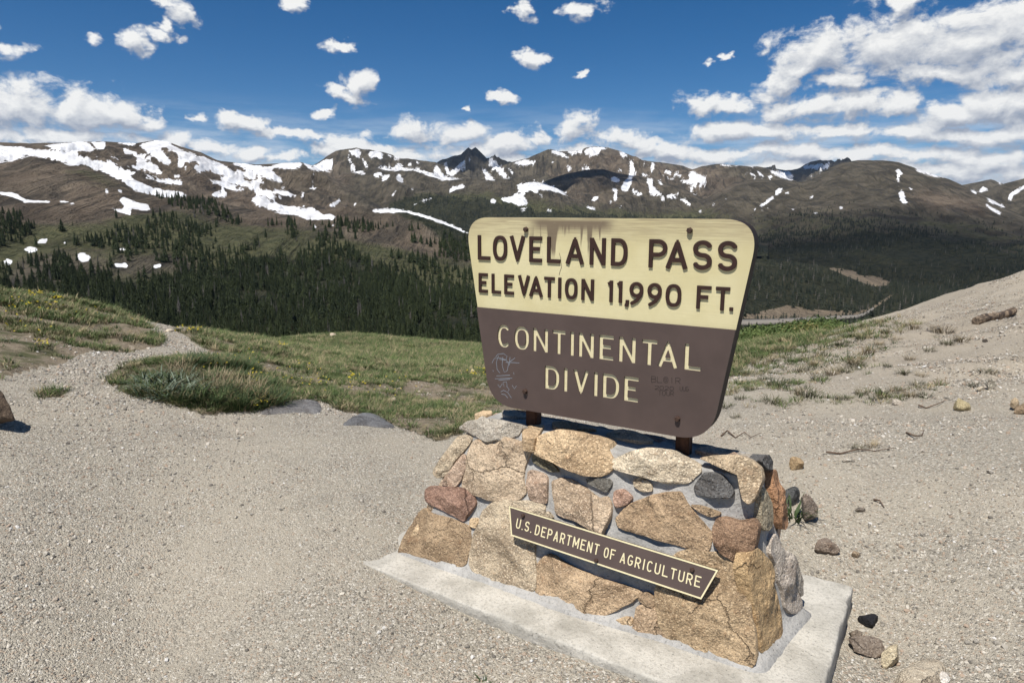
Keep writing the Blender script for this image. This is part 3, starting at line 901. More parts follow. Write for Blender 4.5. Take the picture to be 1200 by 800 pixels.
dense_r = Raster().poly([(-200, 330), (0, 338), (30, 334), (47, 324), (79, 319), (105, 330), (131, 329), (150, 337), (165, 331), (187, 331), (200, 324), (240, 304), (280, 294), (310, 288), (340, 302),
                         (400, 292), (440, 312), (470, 330), (520, 345), (560, 345), (640, 352), (700, 368), (850, 386), (1000, 389), (1100, 390), (1400, 393), (1400, 425), (860, 420), (620, 440), (-200, 440)]).blur(6)
ridge_r = Raster().poly([(180, 229), (223, 229), (251, 237), (270, 249), (287, 264), (270, 264), (240, 254), (200, 242)]).poly([(90, 312), (140, 304), (138, 324), (96, 326)]).poly([(-200, 245), (30, 250), (20, 275), (0, 295), (-200, 300)]) \
    .poly([(335, 262), (352, 260), (357, 285), (335, 285)]).poly([(520, 270), (556, 284), (560, 315), (515, 300)]).blur(3)
sparse_r = Raster().poly([(-200, 250), (100, 252), (180, 250), (300, 265), (420, 260), (540, 275), (560, 345), (470, 335), (400, 300), (300, 292), (200, 330), (60, 320), (-200, 335)]).blur(6)
clumpy = lambda c: np.clip((fbm(c[:, :2] / 48.0, 4, 5) - 0.52) * 10, 0.02, 1.8)
gap = lambda c: np.clip((fbm(c[:, :2] / 40.0, 3, 15) - 0.30) * 6, 0.05, 1)
T_dense = sample_layer(PB, dense_r.get, 1 / 20.0, 1, gap)
T_ridge = sample_layer(PB, ridge_r.get, 1 / 75.0, 2)
T_sparse = sample_layer(PB, sparse_r.get, 1 / 60.0, 3, clumpy)
trees = np.concatenate([T_dense, T_ridge, T_sparse])
kind = np.concatenate([np.zeros(len(T_dense)), np.ones(len(T_ridge)), np.ones(len(T_sparse))])
qx, qy = project(trees)
keep = (qx > -60) & (qx < 1260) & (snow_r.get(qx, qy) < 0.2) & (bank_r.get(qx, qy) < 0.2)
trees, kind, qx, qy = trees[keep], kind[keep], qx[keep], qy[keep]
td = np.hypot(trees[:, 0], trees[:, 1])
th = np.where(kind == 0, RNG.uniform(4.5, 14.0, len(trees)), RNG.uniform(5.0, 13.0, len(trees)))
th *= np.where((qx > 840), 0.62, 1.0)
hpx = th * F / td
crest = np.interp(qx, [-60, 0, 60, 120, 190, 290, 390, 560, 600, 870, 1060, 1200], [340, 345, 352, 367, 391, 400, 393, 405, 405, 398, 350, 315])
behind_sign = (qx > 556) & (qx < 880)
vis = (qy - hpx * 0.75 < crest - 3) & ~behind_sign
score = np.where(vis, hpx, 0) * np.where((kind == 1), 2.0, 1.0) * RNG.uniform(0.9, 1.1, len(trees))
order = np.argsort(-score)
solo, rest = order[:300], order[300:]
for n_, i in enumerate(solo):
    k = int(kind[i])
    x, y = trees[i][0], trees[i][1]
    if qx[i] > 840:
        lab, grp = 'dark conifer in the narrow forest strip between the valley road and the gravel slope', 'conifers below the valley road'
    elif k == 0:
        lab, grp = 'dark green spruce packed in the dense valley forest left of the sign', 'spruces of the dense valley forest'
    else:
        lab, grp = 'dark green spruce standing loose on the brown meadow slope above the dense forest', 'loose spruces on the meadow slope'
    t = empty('spruce_tree', trees[i], float(RNG.uniform(0, 6.28)), label=lab, category='tree', group=grp)
    wd = float(RNG.uniform(.8, 1.15)) * (1.3 if k else 1.0)
    t.scale = (th[i] * wd, th[i] * wd, th[i])
    link('crown', CROWNS[int(RNG.integers(6))], None, t)
    link('trunk', TRUNK, None, t)


def forest(name, pts, hts, protos, label, seed, dead=.04):
    r = np.random.default_rng(seed)
    n = len(pts)
    rot = np.stack([np.zeros(n), np.zeros(n), r.uniform(0, 6.28, n)], 1)
    wd = r.uniform(.65, 1.4, n)
    k = len(protos) - 1                                     # the last shape is the dead tree
    idx = np.where(r.random(n) < dead, k, r.integers(0, k, n))
    wd = np.where(idx == k, wd * .6, wd)
    return scatter(name, pts, rot, np.stack([hts * wd, hts * wd, hts], 1), idx, protos, label=label, category='forest')


CP = [proto('forest_spruce_%d' % i, c.copy(), M_NEEDLE) for i, c in enumerate(CROWNS)] + [proto('forest_spruce_dead', CROWNS[1].copy(), M_DEAD)]
FP = [proto('far_spruce_%d' % i, c, M_NEEDLE_FAR) for i, c in enumerate(FARC)] + [proto('far_spruce_dead', FARC[0].copy(), M_DEAD)]
forest('forest', trees[rest], th[rest], CP, 'dense dark spruce forest filling the valley slope left of the sign', 5)

far_r = Raster().poly([(868, 262), (930, 250), (1000, 243), (1060, 246), (1120, 252), (1200, 268), (1400, 290), (1400, 420), (700, 420), (700, 300), (820, 268)], .22) \
    .poly([(820, 285), (930, 268), (1000, 258), (1060, 258), (1120, 266), (1200, 284), (1400, 300), (1400, 420), (700, 420), (700, 300)], .5) \
    .poly([(820, 305), (930, 292), (1030, 280), (1120, 286), (1200, 304), (1400, 310), (1400, 420), (700, 420), (700, 320)], 1.0).blur(4, 4)
far_gap = lambda c: np.clip((fbm(c[:, :2] / 130.0, 5, 25) - 0.36) * 6, 0.06, 1) * np.clip((fbm(c[:, :2] / 420.0, 3, 35) - 0.30) * 6, 0.35, 1)
T1 = sample_layer(PK, far_r.get, 1 / 42.0, 11, far_gap)
T2 = sample_layer(PN, Raster().poly([(600, 280), (1400, 300), (1400, 420), (600, 420)]).get, 1 / 30.0, 12, gap)
Tf = np.concatenate([T1, T2])
fx, fy = project(Tf)
k2 = (bank_r.get(fx, fy - 3) < 0.25) & (fx > 840) & (fx < 1260) & (snow_r.get(fx, fy) < .2)
nt2 = np.concatenate([np.zeros(len(T1)), np.ones(len(T2))])[k2]
Tf = Tf[k2]
fd = np.hypot(Tf[:, 0], Tf[:, 1])
forest('forest', Tf, np.random.default_rng(3).uniform(6, 13, len(Tf)) * np.where(nt2 > 0, .8, 1.0), FP, 'far dark forest on the valley side below the dome mountain', 6, .12)
E_lab = 'rounded brown ridge with a snow cornice in the middle distance left of the sign'
mid_r = Raster().poly([(440, 236), (480, 228), (560, 232), (640, 246), (760, 256), (860, 258), (900, 300), (540, 300), (500, 262), (440, 250)]).poly([(300, 232), (360, 240), (372, 246), (320, 244)]).blur(6)
T3 = np.concatenate([sample_layer(LAYERS[E_lab], mid_r.get, 1 / 80.0, 13, far_gap),
                     sample_layer(LAYERS['dark shadowed hump in front of the central snow-streaked massif'], mid_r.get, 1 / 120.0, 14, far_gap)])
gx, gy = project(T3)
T3 = T3[(snow_r.get(gx, gy) < .25) & (gx > 280) & (gx < 900)]
forest('forest', T3, np.random.default_rng(4).uniform(7, 13, len(T3)), FP, 'far patchy forest at the foot of the mountains behind the sign', 7)


# ------------------------------------------------------------------ unseen cumulus set sunward to shade three far hills and the right valley
def m_shade_cloud(name, thick):
    """cloud that thins out to nothing at its ragged rim and lets part of the sun through"""
    m = bpy.data.materials.new(name)
    m.use_nodes = True
    n = NT(m.node_tree)
    n.N.clear()
    co = n.add('ShaderNodeTexCoord').outputs['Generated']
    q = n.vmath('MULTIPLY', n.vmath('SUBTRACT', co, (0.5, 0.5, 0.5)), (2.0, 2.0, 0.0))
    r = n.vmath('LENGTH', q)
    f = n.noise(co, 5.0, 6.0, 0.62)
    a = n.ramp(n.math('ADD', n.math('SUBTRACT', 0.92, r), n.math('MULTIPLY', n.math('SUBTRACT', f, 0.5), 2.4)), 0.0, 0.75, 0.0, thick)
    d = n.add('ShaderNodeBsdfDiffuse', {'Color': (0.85, 0.86, 0.88, 1.0)})
    t = n.add('ShaderNodeBsdfTransparent')
    mx = n.add('ShaderNodeMixShader', {0: a, 1: t.outputs[0], 2: d.outputs[0]})
    n.add('ShaderNodeOutputMaterial', {0: mx.outputs[0]})
    return m


M_SHADE_CLOUD = m_shade_cloud('cumulus', 0.92)
M_SHADE_CLOUD_THIN = m_shade_cloud('thin_cumulus', 0.42)


def cumulus(target, rise, size, label, seed, mat=None):
    c = np.array(target) + np.array(_tosun) / _tosun[2] * rise
    bm = bmesh.new()
    bmesh.ops.create_icosphere(bm, subdivisions=5, radius=1.0)
    co = np.array([v.co for v in bm.verts])
    f = fbm(co * 1.6 + seed, 5, seed)
    co = co * (0.62 + 0.75 * f)[:, None] * np.array([1, 1, np.where(True, 1, 1)])
    co[:, 2] = np.where(co[:, 2] < -.12, -.12 + (co[:, 2] + .12) * .15, co[:, 2])
    for v, q in zip(bm.verts, co * size):
        v.co = q
    me = bpy.data.meshes.new('shade_cloud')
    bm.to_mesh(me)
    bm.free()
    o = link('shade_cloud', me, mat or M_SHADE_CLOUD, None, label=label, category='shade_cloud', kind='stuff')
    o.location = c


cumulus(at_dist(556., 192., 7150.), 2300, (1250, 1100, 420), 'unseen white cumulus shading the jagged dark twin-topped peak', 3)
cumulus(at_dist(672., 212., 3700.), 1500, (430, 410, 220), 'unseen white cumulus shading the dark hump behind the sign', 8)
cumulus(at_dist(955., 196., 8900.), 2800, (900, 900, 420), 'unseen white cumulus shading the far dark blue peak', 12)
cumulus(at_dist(1060., 290., 1950.), 1350, (980, 760, 330), 'unseen white cumulus shading the forested valley below the dome mountain', 21, M_SHADE_CLOUD_THIN)
print('TREES', len(trees), len(Tf), len(T3))

# ------------------------------------------------------------------ near ground: gravel pad, trail, tundra hummocks, gravel slope
G_CTRL = []
for th_ in range(0, 360, 30):                       # the pad is level around the camera and the sign
    for rr in (0.6, 1.6, 3.0):
        G_CTRL.append((math.sin(math.radians(th_)) * rr, math.cos(math.radians(th_)) * rr, 0.0))
for th_ in range(75, 300, 15):                      # and the ground goes on behind the camera
    for rr in (5.0, 9.0, 20.0, 45.0):
        G_CTRL.append((math.sin(math.radians(th_)) * rr, math.cos(math.radians(th_)) * rr, 0.0))
for px, py, d in (
        (0, 520, 4.55), (150, 500, 4.85), (300, 500, 4.85), (420, 500, 4.85), (515, 516, 4.6), (560, 500, 4.8), (950, 540, 4.3), (1100, 540, 4.3), (1200, 540, 4.3), (60, 470, 5.6), (100, 440, 6.5),
        # left hummock
        (-100, 330, 15), (0, 345, 15), (60, 352, 15), (120, 367, 14.5), (165, 382, 14), (-100, 400, 8.5), (0, 400, 8.2), (80, 400, 8.4), (0, 440, 6.3), (-120, 440, 6.3), (150, 407, 8.8),
        # trail
        (150, 418, 7.9), (205, 389, 14), (215, 400, 10.5), (180, 405, 9.3),
        # clump
        (230, 475, 5.45), (300, 478, 5.4), (220, 425, 7.0), (300, 440, 6.6),
        # meadow falling away on the right of the trail
        (240, 394, 14.5), (290, 401, 15), (330, 413, 13), (340, 440, 8.0), (420, 437, 11.0), (430, 460, 7.0), (500, 438, 12.5), (500, 470, 7.2), (560, 440, 13), (580, 470, 7.6), (700, 450, 11), (780, 440, 12),
        (400, 425, 22), (500, 428, 22), (600, 428, 23), (330, 408, 25), (430, 410, 36), (540, 415, 36),
        (330, 400, 46), (390, 393.5, 50), (440, 396, 50), (500, 401, 50), (560, 406, 50), (640, 409, 50), (740, 410, 50),
        # gravel slope on the right
        (870, 470, 6.0), (900, 430, 9.5), (880, 412, 14), (960, 450, 7.2), (960, 405, 13.5), (1000, 391, 16.5), (1100, 430, 8.0), (1060, 385, 12.5), (1100, 356, 18), (1170, 375, 12), (1200, 420, 8.3), (1200, 460, 6.4),
        (1050, 371, 21), (1130, 342, 21), (1200, 317, 21), (1300, 292, 22), (1300, 380, 9.5), (980, 391, 21), (930, 400, 21), (880, 406, 21),
        (880, 402, 34), (950, 402, 36), (820, 404, 36),
        # beyond the crests it drops into the valley
        (-150, 372, 30), (0, 380, 30), (100, 405, 30), (200, 425, 30), (270, 425, 32),
        (1000, 420, 42), (1100, 410, 42), (1200, 390, 42), (1300, 380, 42),
        (-150, 430, 80), (0, 430, 80), (150, 435, 80), (300, 432, 80), (450, 430, 85), (600, 432, 85), (750, 440, 85), (900, 440, 80), (1050, 440, 80), (1200, 430, 80), (1350, 430, 80)):
    G_CTRL.append(tuple(at_dist(px, py, d)))
G_CTRL = np.array(G_CTRL)
KA, KR = 2.6, 1.25


def _gk(x, y):
    r = np.hypot(x, y)
    lr = np.log(np.maximum(r, 0.3) + 0.8)
    th = np.arctan2(x, y)
    return np.stack([np.sin(th / 2) * 2 * KA * np.minimum(1, lr), np.cos(th / 2) * 2 * KA * np.minimum(1, lr) * .6, lr * KR], -1)


_gc = _gk(G_CTRL[:, 0], G_CTRL[:, 1])
_dd = np.linalg.norm(_gc[:, None] - _gc[None], axis=-1)
_A = np.sqrt(_dd ** 2 + 0.02) + np.eye(len(_gc)) * (-0.01)
_gw = np.linalg.solve(_A, np.arcsinh(G_CTRL[:, 2]))


def gbase(x, y):
    x = np.asarray(x, float)
    y = np.asarray(y, float)
    sh = x.shape
    x, y = x.ravel(), y.ravel()
    out = np.empty(len(x))
    for i in range(0, len(x), 20000):
        k = _gk(x[i:i + 20000], y[i:i + 20000])
        out[i:i + 20000] = np.sqrt(((k[:, None] - _gc[None]) ** 2).sum(-1) + 0.02) @ _gw
    return np.sinh(out).reshape(sh)


# what grows where (looked up by the place's position in the photograph)
grass_r = Raster()
for p in ([(-200, 320), (0, 338), (60, 347), (120, 361), (170, 381), (192, 396), (190, 405), (150, 413), (110, 411), (92, 416), (75, 426), (45, 432), (0, 444), (-200, 475)],
          [(122, 442), (150, 426), (200, 419), (250, 416), (290, 428), (320, 448), (338, 470), (330, 479), (290, 482), (240, 486), (215, 478), (180, 468), (150, 462), (130, 452)],
          [(206, 386), (240, 390), (290, 396), (400, 385), (600, 396), (700, 400), (870, 392), (960, 386), (965, 396), (930, 408), (880, 424), (840, 455), (700, 485), (600, 482), (560, 500), (530, 512), (515, 517),
           (470, 501), (440, 490), (400, 482), (380, 470), (340, 474), (320, 450), (290, 430), (255, 418), (236, 405)],
          [(40, 458), (80, 456), (72, 466), (45, 466)]):
    grass_r.poly(p)
grass_r.blur(4)
sl_r = Raster().poly([(860, 402), (960, 392), (1060, 376), (1100, 390), (1010, 425), (1060, 440), (1110, 452), (1070, 475), (960, 474), (850, 478)], 0.26).blur(6, 3)
grass_r.a = np.maximum(grass_r.a, sl_r.a)
hi_r = Raster()   # where the tundra is lushest
for p, v in (([(122, 442), (150, 426), (200, 419), (250, 416), (290, 428), (320, 448), (336, 470), (328, 477), (290, 481), (240, 486), (215, 478), (180, 468), (150, 462)], 1.0),
             ([(300, 408), (400, 402), (560, 412), (640, 412), (620, 430), (520, 434), (400, 428)], 1.0), ([(860, 390), (960, 384), (940, 402), (860, 408)], 1.0),
             ([(0, 392), (60, 402), (70, 418), (30, 430), (0, 436)], 0.6)):
    hi_r.poly(p, v)
hi_r.blur(5)


def ground_z(x, y):
    x = np.asarray(x, float)
    y = np.asarray(y, float)
    z = gbase(x, y)
    r = np.hypot(x, y)
    p2 = np.stack([x, y], -1)
    qx, qy = project(np.stack([x, y, z], -1))
    g = np.where(y > 1, grass_r.get(qx, qy), 0)
    z = z + 0.028 * (fbm(p2 * 1.1, 4, 61) - .5) + 0.006 * (fbm(p2 * 9.0, 3, 62) - .5)
    z = z + np.clip(g, 0, 1) * np.clip(r / 6, .4, 2.2) * (0.10 * (fbm(p2 * 1.3, 4, 63) - .42))
    # hummocky loose slope on the right
    rs = np.clip((qx - 860) / 60, 0, 1) * np.clip((r - 4.6) / 3, 0, 1) * (y > 1)
    z = z + rs * (0.26 * (fbm(np.stack([x * .7 + y * .3, y * 1.5], -1), 5, 64, .55) - .5) - 0.10 * np.clip(fbm(np.stack([x * .5 + y * .9, y * .25], -1), 4, 65, .5, True) - .62, 0, 1) * 3)
    # gravel packed against the left front of the concrete slab, worn away at its right
    fx_, fy_ = .8265, -.563                      # along the slab's front edge
    s_ = np.clip((x + .707) * fx_ + (y - 2.893) * fy_, -.1, 1.95)
    dl = np.hypot(x - (-.707 + s_ * fx_), y - (2.893 + s_ * fy_))
    z = z + 0.050 * np.clip((s_ - .25) / 1.3, 0.0, 1) * np.exp(-(dl / .42) ** 2)
    z = z + 0.006 * np.exp(-(((x + 0.45) / .75) ** 2 + ((y - 2.75) / .55) ** 2)) - 0.06 * np.exp(-(((x - 1.55) / .35) ** 2 + ((y - 2.3) / .6) ** 2))
    return z


th_in = np.radians(np.linspace(-44, 44, 560))
th_out = np.radians(np.linspace(44, 316, 70))[1:-1]
TH = np.concatenate([th_in, th_out])
RR = np.concatenate([[0.0], np.geomspace(0.4, 130, 330)])
gx_, gy_ = np.sin(TH)[None] * RR[:, None], np.cos(TH)[None] * RR[:, None]
gz_ = ground_z(gx_, gy_)
drop = np.clip((RR[:, None] - 85) / 45, 0, 1)
gz_ = gz_ - drop ** 1.3 * 14
VG = np.stack([gx_, gy_, gz_], -1)
nr_, nc_ = gx_.shape
me_g = mesh_np('ground', VG.reshape(-1, 3), grid_faces(nr_, nc_, True)[:, ::-1])
gqx, gqy = project(VG.reshape(-1, 3))
inview = VG.reshape(-1, 3)[:, 1] > 1.0
set_attr(me_g, 'grass', np.where(inview, grass_r.get(gqx, gqy), 0.0))
set_attr(me_g, 'lush', np.where(inview, hi_r.get(gqx, gqy), 0.0))
r_flat = np.hypot(gx_, gy_).ravel()
set_attr(me_g, 'sandy', np.where(inview, np.clip((gqx - 850) / 80, 0, 1) * np.clip((r_flat - 5) / 3, 0, 1), 0.0))


def gravel_nodes(n, co):
    """colour and height of loose granite gravel, metres"""
    big = n.noise(co, 0.9, 4.0, 0.6)
    patch = n.noise(co, 3.3, 5.0, 0.65)
    c1 = n.add('ShaderNodeTexVoronoi', {'Vector': co, 'Scale': 120.0, 'Randomness': 1.0}, voronoi_dimensions='2D')
    c2 = n.add('ShaderNodeTexVoronoi', {'Vector': co, 'Scale': 260.0, 'Randomness': 1.0}, voronoi_dimensions='2D')
    v1 = n.add('ShaderNodeSeparateColor', {0: c1.outputs[1]})
    v2 = n.add('ShaderNodeSeparateColor', {0: c2.outputs[1]})
    sand = n.mix(n.ramp(patch, 0.3, 0.7), (0.300, 0.275, 0.225), (0.430, 0.398, 0.335))
    peb = n.mix(v1.outputs[0], (0.115, 0.105, 0.089), (0.500, 0.462, 0.390))
    peb = n.mix(n.ramp(v1.outputs[1], 0.86, 0.95), peb, (0.62, 0.59, 0.53))
    peb = n.mix(n.ramp(v1.outputs[2], 0.80, 0.92), peb, (0.36, 0.275, 0.205))
    fine = n.mix(v2.outputs[0], (0.150, 0.136, 0.112), (0.47, 0.43, 0.36))
    m1 = n.ramp(n.math('ADD', patch, n.math('MULTIPLY', v1.outputs[1], 0.5)), 0.55, 0.85)
    c = n.mix(0.62, sand, fine)
    c = n.mix(n.math('MULTIPLY', m1, 0.8), c, peb)
    c = n.mix(n.ramp(big, 0.42, 0.62, 0.0, 0.45), c, (0.44, 0.395, 0.32))
    c = n.mix(n.ramp(n.noise(co, 1.7, 5.0, 0.7, 0.8), 0.52, 0.70, 0.0, 0.35), c, (0.20, 0.185, 0.16))
    c = n.mix(1.0, c, (1.20, 1.185, 1.15), 'MULTIPLY')
    h1 = n.math('MULTIPLY', n.ramp(c1.outputs[0], 0.0, 0.75, 1.0, 0.0), m1)
    h2 = n.ramp(c2.outputs[0], 0.0, 0.8, 0.45, 0.0)
    h = n.math('ADD', n.math('ADD', h1, h2), n.math('MULTIPLY', n.noise(co, 18.0, 4.0, 0.6), 0.9))
    return c, h


def m_ground():
    m, n, b = material('gravel_and_tundra_ground')
    co = n.add('ShaderNodeNewGeometry').outputs['Position']
    c, h = gravel_nodes(n, co)
    g = n.attr('grass')
    lush = n.attr('lush')
    sandy = n.attr('sandy')
    a = n.noise(co, 2.3, 6.0, 0.65)
    f = n.noise(co, 22.0, 5.0, 0.65)
    far = n.noise(co, 0.35, 5.0, 0.6)
    soil = n.mix(n.ramp(f, 0.3, 0.7), (0.20, 0.158, 0.108), (0.345, 0.285, 0.205))
    c = n.mix(n.math('MULTIPLY', sandy, 0.6), c, n.mix(n.ramp(far, 0.3, 0.7), (0.36, 0.305, 0.235), (0.47, 0.405, 0.315)))
    green = n.mix(n.ramp(f, 0.32, 0.68), (0.034, 0.046, 0.017), (0.100, 0.108, 0.044))
    green = n.mix(n.ramp(far, 0.4, 0.7), green, (0.130, 0.128, 0.062))
    cover = n.math('ADD', n.math('MULTIPLY', n.math('SUBTRACT', a, 0.5), 2.2), n.math('ADD', n.math('MULTIPLY', lush, 0.25), 0.30))
    mixed = n.mix(n.ramp(cover, 0.30, 0.75), soil, green)
    gf = n.ramp(n.math('ADD', g, n.math('MULTIPLY', n.math('SUBTRACT', f, 0.5), 0.9)), 0.38, 0.62)
    c = n.mix(gf, c, mixed)
    hh = n.math('ADD', n.math('MULTIPLY', h, 0.0045), n.math('MULTIPLY', n.math('MULTIPLY', f, gf), 0.02))
    put(n, b, c, 0.92, hh, 1.0, 1.3, 0.2)
    return m


M_GROUND = m_ground()
link('ground', me_g, M_GROUND, None, label='gravel pad, trail and grassy tundra around the sign', category='ground', kind='structure')


def ground_at(px, py, lo=1.5, hi=90.0):
    """first place where the sight line through a photo point meets the near ground"""
    d = np.geomspace(lo, hi, 700)
    P = at_dist(np.full(700, float(px)), np.full(700, float(py)), d)
    g = ground_z(P[:, 0], P[:, 1])
    k = np.argmax(P[:, 2] <= g)
    if P[k, 2] > g[k]:
        k = len(d) - 1
    q = P[k].copy()
    q[2] = g[k]
    return q


# ------------------------------------------------------------------ loose pebbles
def rock_mesh(seed, sub=2, flat=0.7, cuts=5, rough=0.12, name='rock', fr=1.6):
    bm = bmesh.new()
    bmesh.ops.create_icosphere(bm, subdivisions=sub, radius=1.0)
    co = np.array([v.co for v in bm.verts])
    r = np.random.default_rng(seed)
    for _ in range(cuts):
        nrm = r.normal(size=3)
        nrm /= np.linalg.norm(nrm)
        d = co @ nrm
        lim = r.uniform(.38, .75)
        over = d > lim
        co[over] -= nrm * (d[over] - lim)[:, None] * 0.92
    co = co * (1 + rough * 2 * (fbm(co * fr + seed, 4, seed) - .5))[:, None]
    co = co * [1.0, r.uniform(.65, .95), flat * r.uniform(.8, 1.15)]
    for v, c in zip(bm.verts, co):
        v.co = c
    me = bpy.data.meshes.new(name)
    bm.to_mesh(me)
    bm.free()
    return me


def m_pebble():
    m, n, b = material('granite_pebbles')
    rnd = n.add('ShaderNodeObjectInfo').outputs['Random']
    co = n.add('ShaderNodeNewGeometry').outputs['Position']
    f = n.noise(co, 260.0, 3.0, 0.6)
    r2 = n.math('FRACT', n.math('MULTIPLY', rnd, 17.31))
    r3 = n.math('FRACT', n.math('MULTIPLY', rnd, 71.7))
    c = n.mix(rnd, (0.125, 0.114, 0.097), (0.62, 0.57, 0.48))
    c = n.mix(n.ramp(r2, 0.75, 0.9), c, (0.38, 0.29, 0.215))
    c = n.mix(n.ramp(r3, 0.93, 0.98), c, (0.66, 0.64, 0.60))
    c = n.mix(n.ramp(f, 0.35, 0.65, 0.0, 0.3), c, (0.22, 0.195, 0.165))
    put(n, b, c, 0.85, spec=0.25)
    return m


M_PEB = m_pebble()
pebs = [proto('pebble_%d' % i, rock_mesh(300 + i, 1, .62, 4, .15, 'pebble_%d' % i), M_PEB) for i in range(6)]


def in_slab(x, y):
    a = math.radians(-34.3)
    ux, uy = math.cos(a), math.sin(a)
    dx, dy = x + 0.707, y - 2.899
    s, t = dx * ux + dy * uy, -dx * uy + dy * ux
    return (s > -0.02) & (s < 1.93) & (t > -0.02) & (t < 1.0)


NP_ = 330000
r_ = np.random.default_rng(21)
rad = np.exp(r_.uniform(math.log(1.5), math.log(19.0), NP_ * 2)) * 1.0
rad = np.sqrt(r_.uniform(0, 1, NP_ * 2) * (19.0 ** 1.2 - 1.4 ** 1.2) + 1.4 ** 1.2) ** (2 / 1.2)
ang = np.radians(r_.uniform(-41, 41, NP_ * 2))
px_, py_ = np.sin(ang) * rad, np.cos(ang) * rad
pz_ = ground_z(px_, py_)
qx, qy = project(np.stack([px_, py_, pz_], -1))
dens = 1 - np.clip(grass_r.get(qx, qy) * 1.25, 0, 0.93)
dens *= np.clip(0.40 + 4.5 * (fbm(np.stack([px_, py_], -1) * .9, 4, 91) - .45), .10, 1)
kp = (r_.uniform(0, 1, len(rad)) < dens) & ~in_slab(px_, py_) & (qy < 830)
px_, py_, pz_, rad = px_[kp][:NP_], py_[kp][:NP_], pz_[kp][:NP_], rad[kp][:NP_]
ex_, ey_ = r_.normal(1.75, .55, 2600), r_.normal(2.55, .5, 2600)
ek = (ey_ > 1.6) & ~in_slab(ex_, ey_)
ex_, ey_ = ex_[ek], ey_[ek]
px_, py_ = np.concatenate([px_, ex_]), np.concatenate([py_, ey_])
pz_ = np.concatenate([pz_, ground_z(ex_, ey_)])
rad = np.hypot(px_, py_)
n_ = len(px_)
s_ = 0.0020 + 0.0021 * r_.gamma(1.3, 1.0, n_)
s_ = np.where(r_.random(n_) < .012, s_ * r_.uniform(1.8, 3.2, n_), s_)
s_[-len(ex_):] = r_.uniform(.004, .011, len(ex_)) * np.where(r_.random(len(ex_)) < .12, 1.7, 1)
s_ = np.minimum(s_, 0.019) * np.clip(rad / 5.0, .85, 1.5)
scatter('gravel', np.stack([px_, py_, pz_ + s_ * .12], -1), np.stack([r_.normal(0, .35, n_), r_.normal(0, .35, n_), r_.uniform(0, 6.28, n_)], -1),
        np.stack([s_] * 3, -1), r_.integers(0, 6, n_), pebs, label='loose grey-tan granite gravel covering the pad and slope', category='gravel')
print('PEBBLES', n_)


# ------------------------------------------------------------------ tundra grass, flowers, willow
def blade_tuft(seed, n, h, spread, width, curl=0.5, segs=3):
    r = np.random.default_rng(seed)
    V, T = [], []
    for _ in range(n):
        a = r.uniform(0, 6.283)
        p = np.array([math.cos(a), math.sin(a), 0]) * spread * math.sqrt(r.random()) * .5
        d = np.array([math.cos(a + r.normal(0, .6)), math.sin(a + r.normal(0, .6)), 0])
        side = np.array([-d[1], d[0], 0]) * width * r.uniform(.6, 1.2)
        L = h * r.uniform(.45, 1.1)
        base = len(V)
        for k in range(segs):
            t = k / segs
            c = p + d * L * curl * r.uniform(.7, 1.2) * t ** 1.6 + np.array([0, 0, L * (t - .32 * curl * t * t)])
            V += [c - side * (1 - t * .75), c + side * (1 - t * .75)]
        V.append(p + d * L * curl * 1.1 + np.array([0, 0, L * (1 - .38 * curl)]))
        for k in range(segs - 1):
            b = base + 2 * k
            T += [(b, b + 1, b + 3), (b, b + 3, b + 2)]
        b = base + 2 * (segs - 1)
        T.append((b, b + 1, b + 2))
    return mesh_np('tuft', np.array(V), None, np.array(T), smooth=False)


def m_grass(name, a, bcol, dry):
    m, n, b = material(name)
    rnd = n.add('ShaderNodeObjectInfo').outputs['Random']
    r2 = n.math('FRACT', n.math('MULTIPLY', rnd, 13.7))
    c = n.mix(rnd, a, bcol)
    c = n.mix(n.ramp(r2, 0.72, 0.9), c, dry)
    put(n, b, c, 0.65, spec=0.3)
    b.inputs['Transmission Weight'].default_value = 0.0
    return m


M_GRASS = m_grass('tundra_grass', (0.026, 0.050, 0.012), (0.105, 0.140, 0.040), (0.31, 0.255, 0.145))
M_LUSH = m_grass('lush_clump_grass', (0.020, 0.040, 0.012), (0.078, 0.112, 0.036), (0.20, 0.155, 0.08))
M_BLUE = m_grass('blue_green_broad_blades', (0.075, 0.105, 0.066), (0.19, 0.225, 0.165), (0.07, 0.10, 0.04))
M_DRY = m_grass('dry_straw_grass', (0.17, 0.135, 0.080), (0.33, 0.265, 0.165), (0.11, 0.105, 0.055))
M_SAGE = m_grass('grey_green_tuft', (0.048, 0.052, 0.028), (0.105, 0.102, 0.056), (0.17, 0.135, 0.085))

gp = [proto('grass_a%d' % i, blade_tuft(400 + i, 26, .085, .12, .0032, .75), M_GRASS) for i in range(4)]
gp += [proto('grass_b%d' % i, blade_tuft(410 + i, 22, .07, .11, .003, .8), M_DRY) for i in range(2)]
r_ = np.random.default_rng(33)
N_ = 300000
rad = np.sqrt(r_.uniform(0, 1, N_) * (58 ** 1.1 - 4.3 ** 1.1) + 4.3 ** 1.1) ** (2 / 1.1)
rad = np.clip(rad, 4.3, 58)
ang = np.radians(r_.uniform(-41, 33, N_))
x_, y_ = np.sin(ang) * rad, np.cos(ang) * rad
z_ = ground_z(x_, y_)
qx, qy = project(np.stack([x_, y_, z_], -1))
patch = fbm(np.stack([x_, y_], -1) * 2.3 * .5, 4, 44)
dn = grass_r.get(qx, qy) * np.clip((patch - .44) * 8 + .30 + hi_r.get(qx, qy) * .5, 0.04, 1)
kp = (r_.uniform(0, 1, N_) < dn) & ~in_slab(x_, y_)
x_, y_, z_, rad, qx, qy = x_[kp], y_[kp], z_[kp], rad[kp], qx[kp], qy[kp]
n_ = len(x_)
s_ = r_.uniform(.5, 1.35, n_) * np.clip(rad / 10, .7, 3.2)
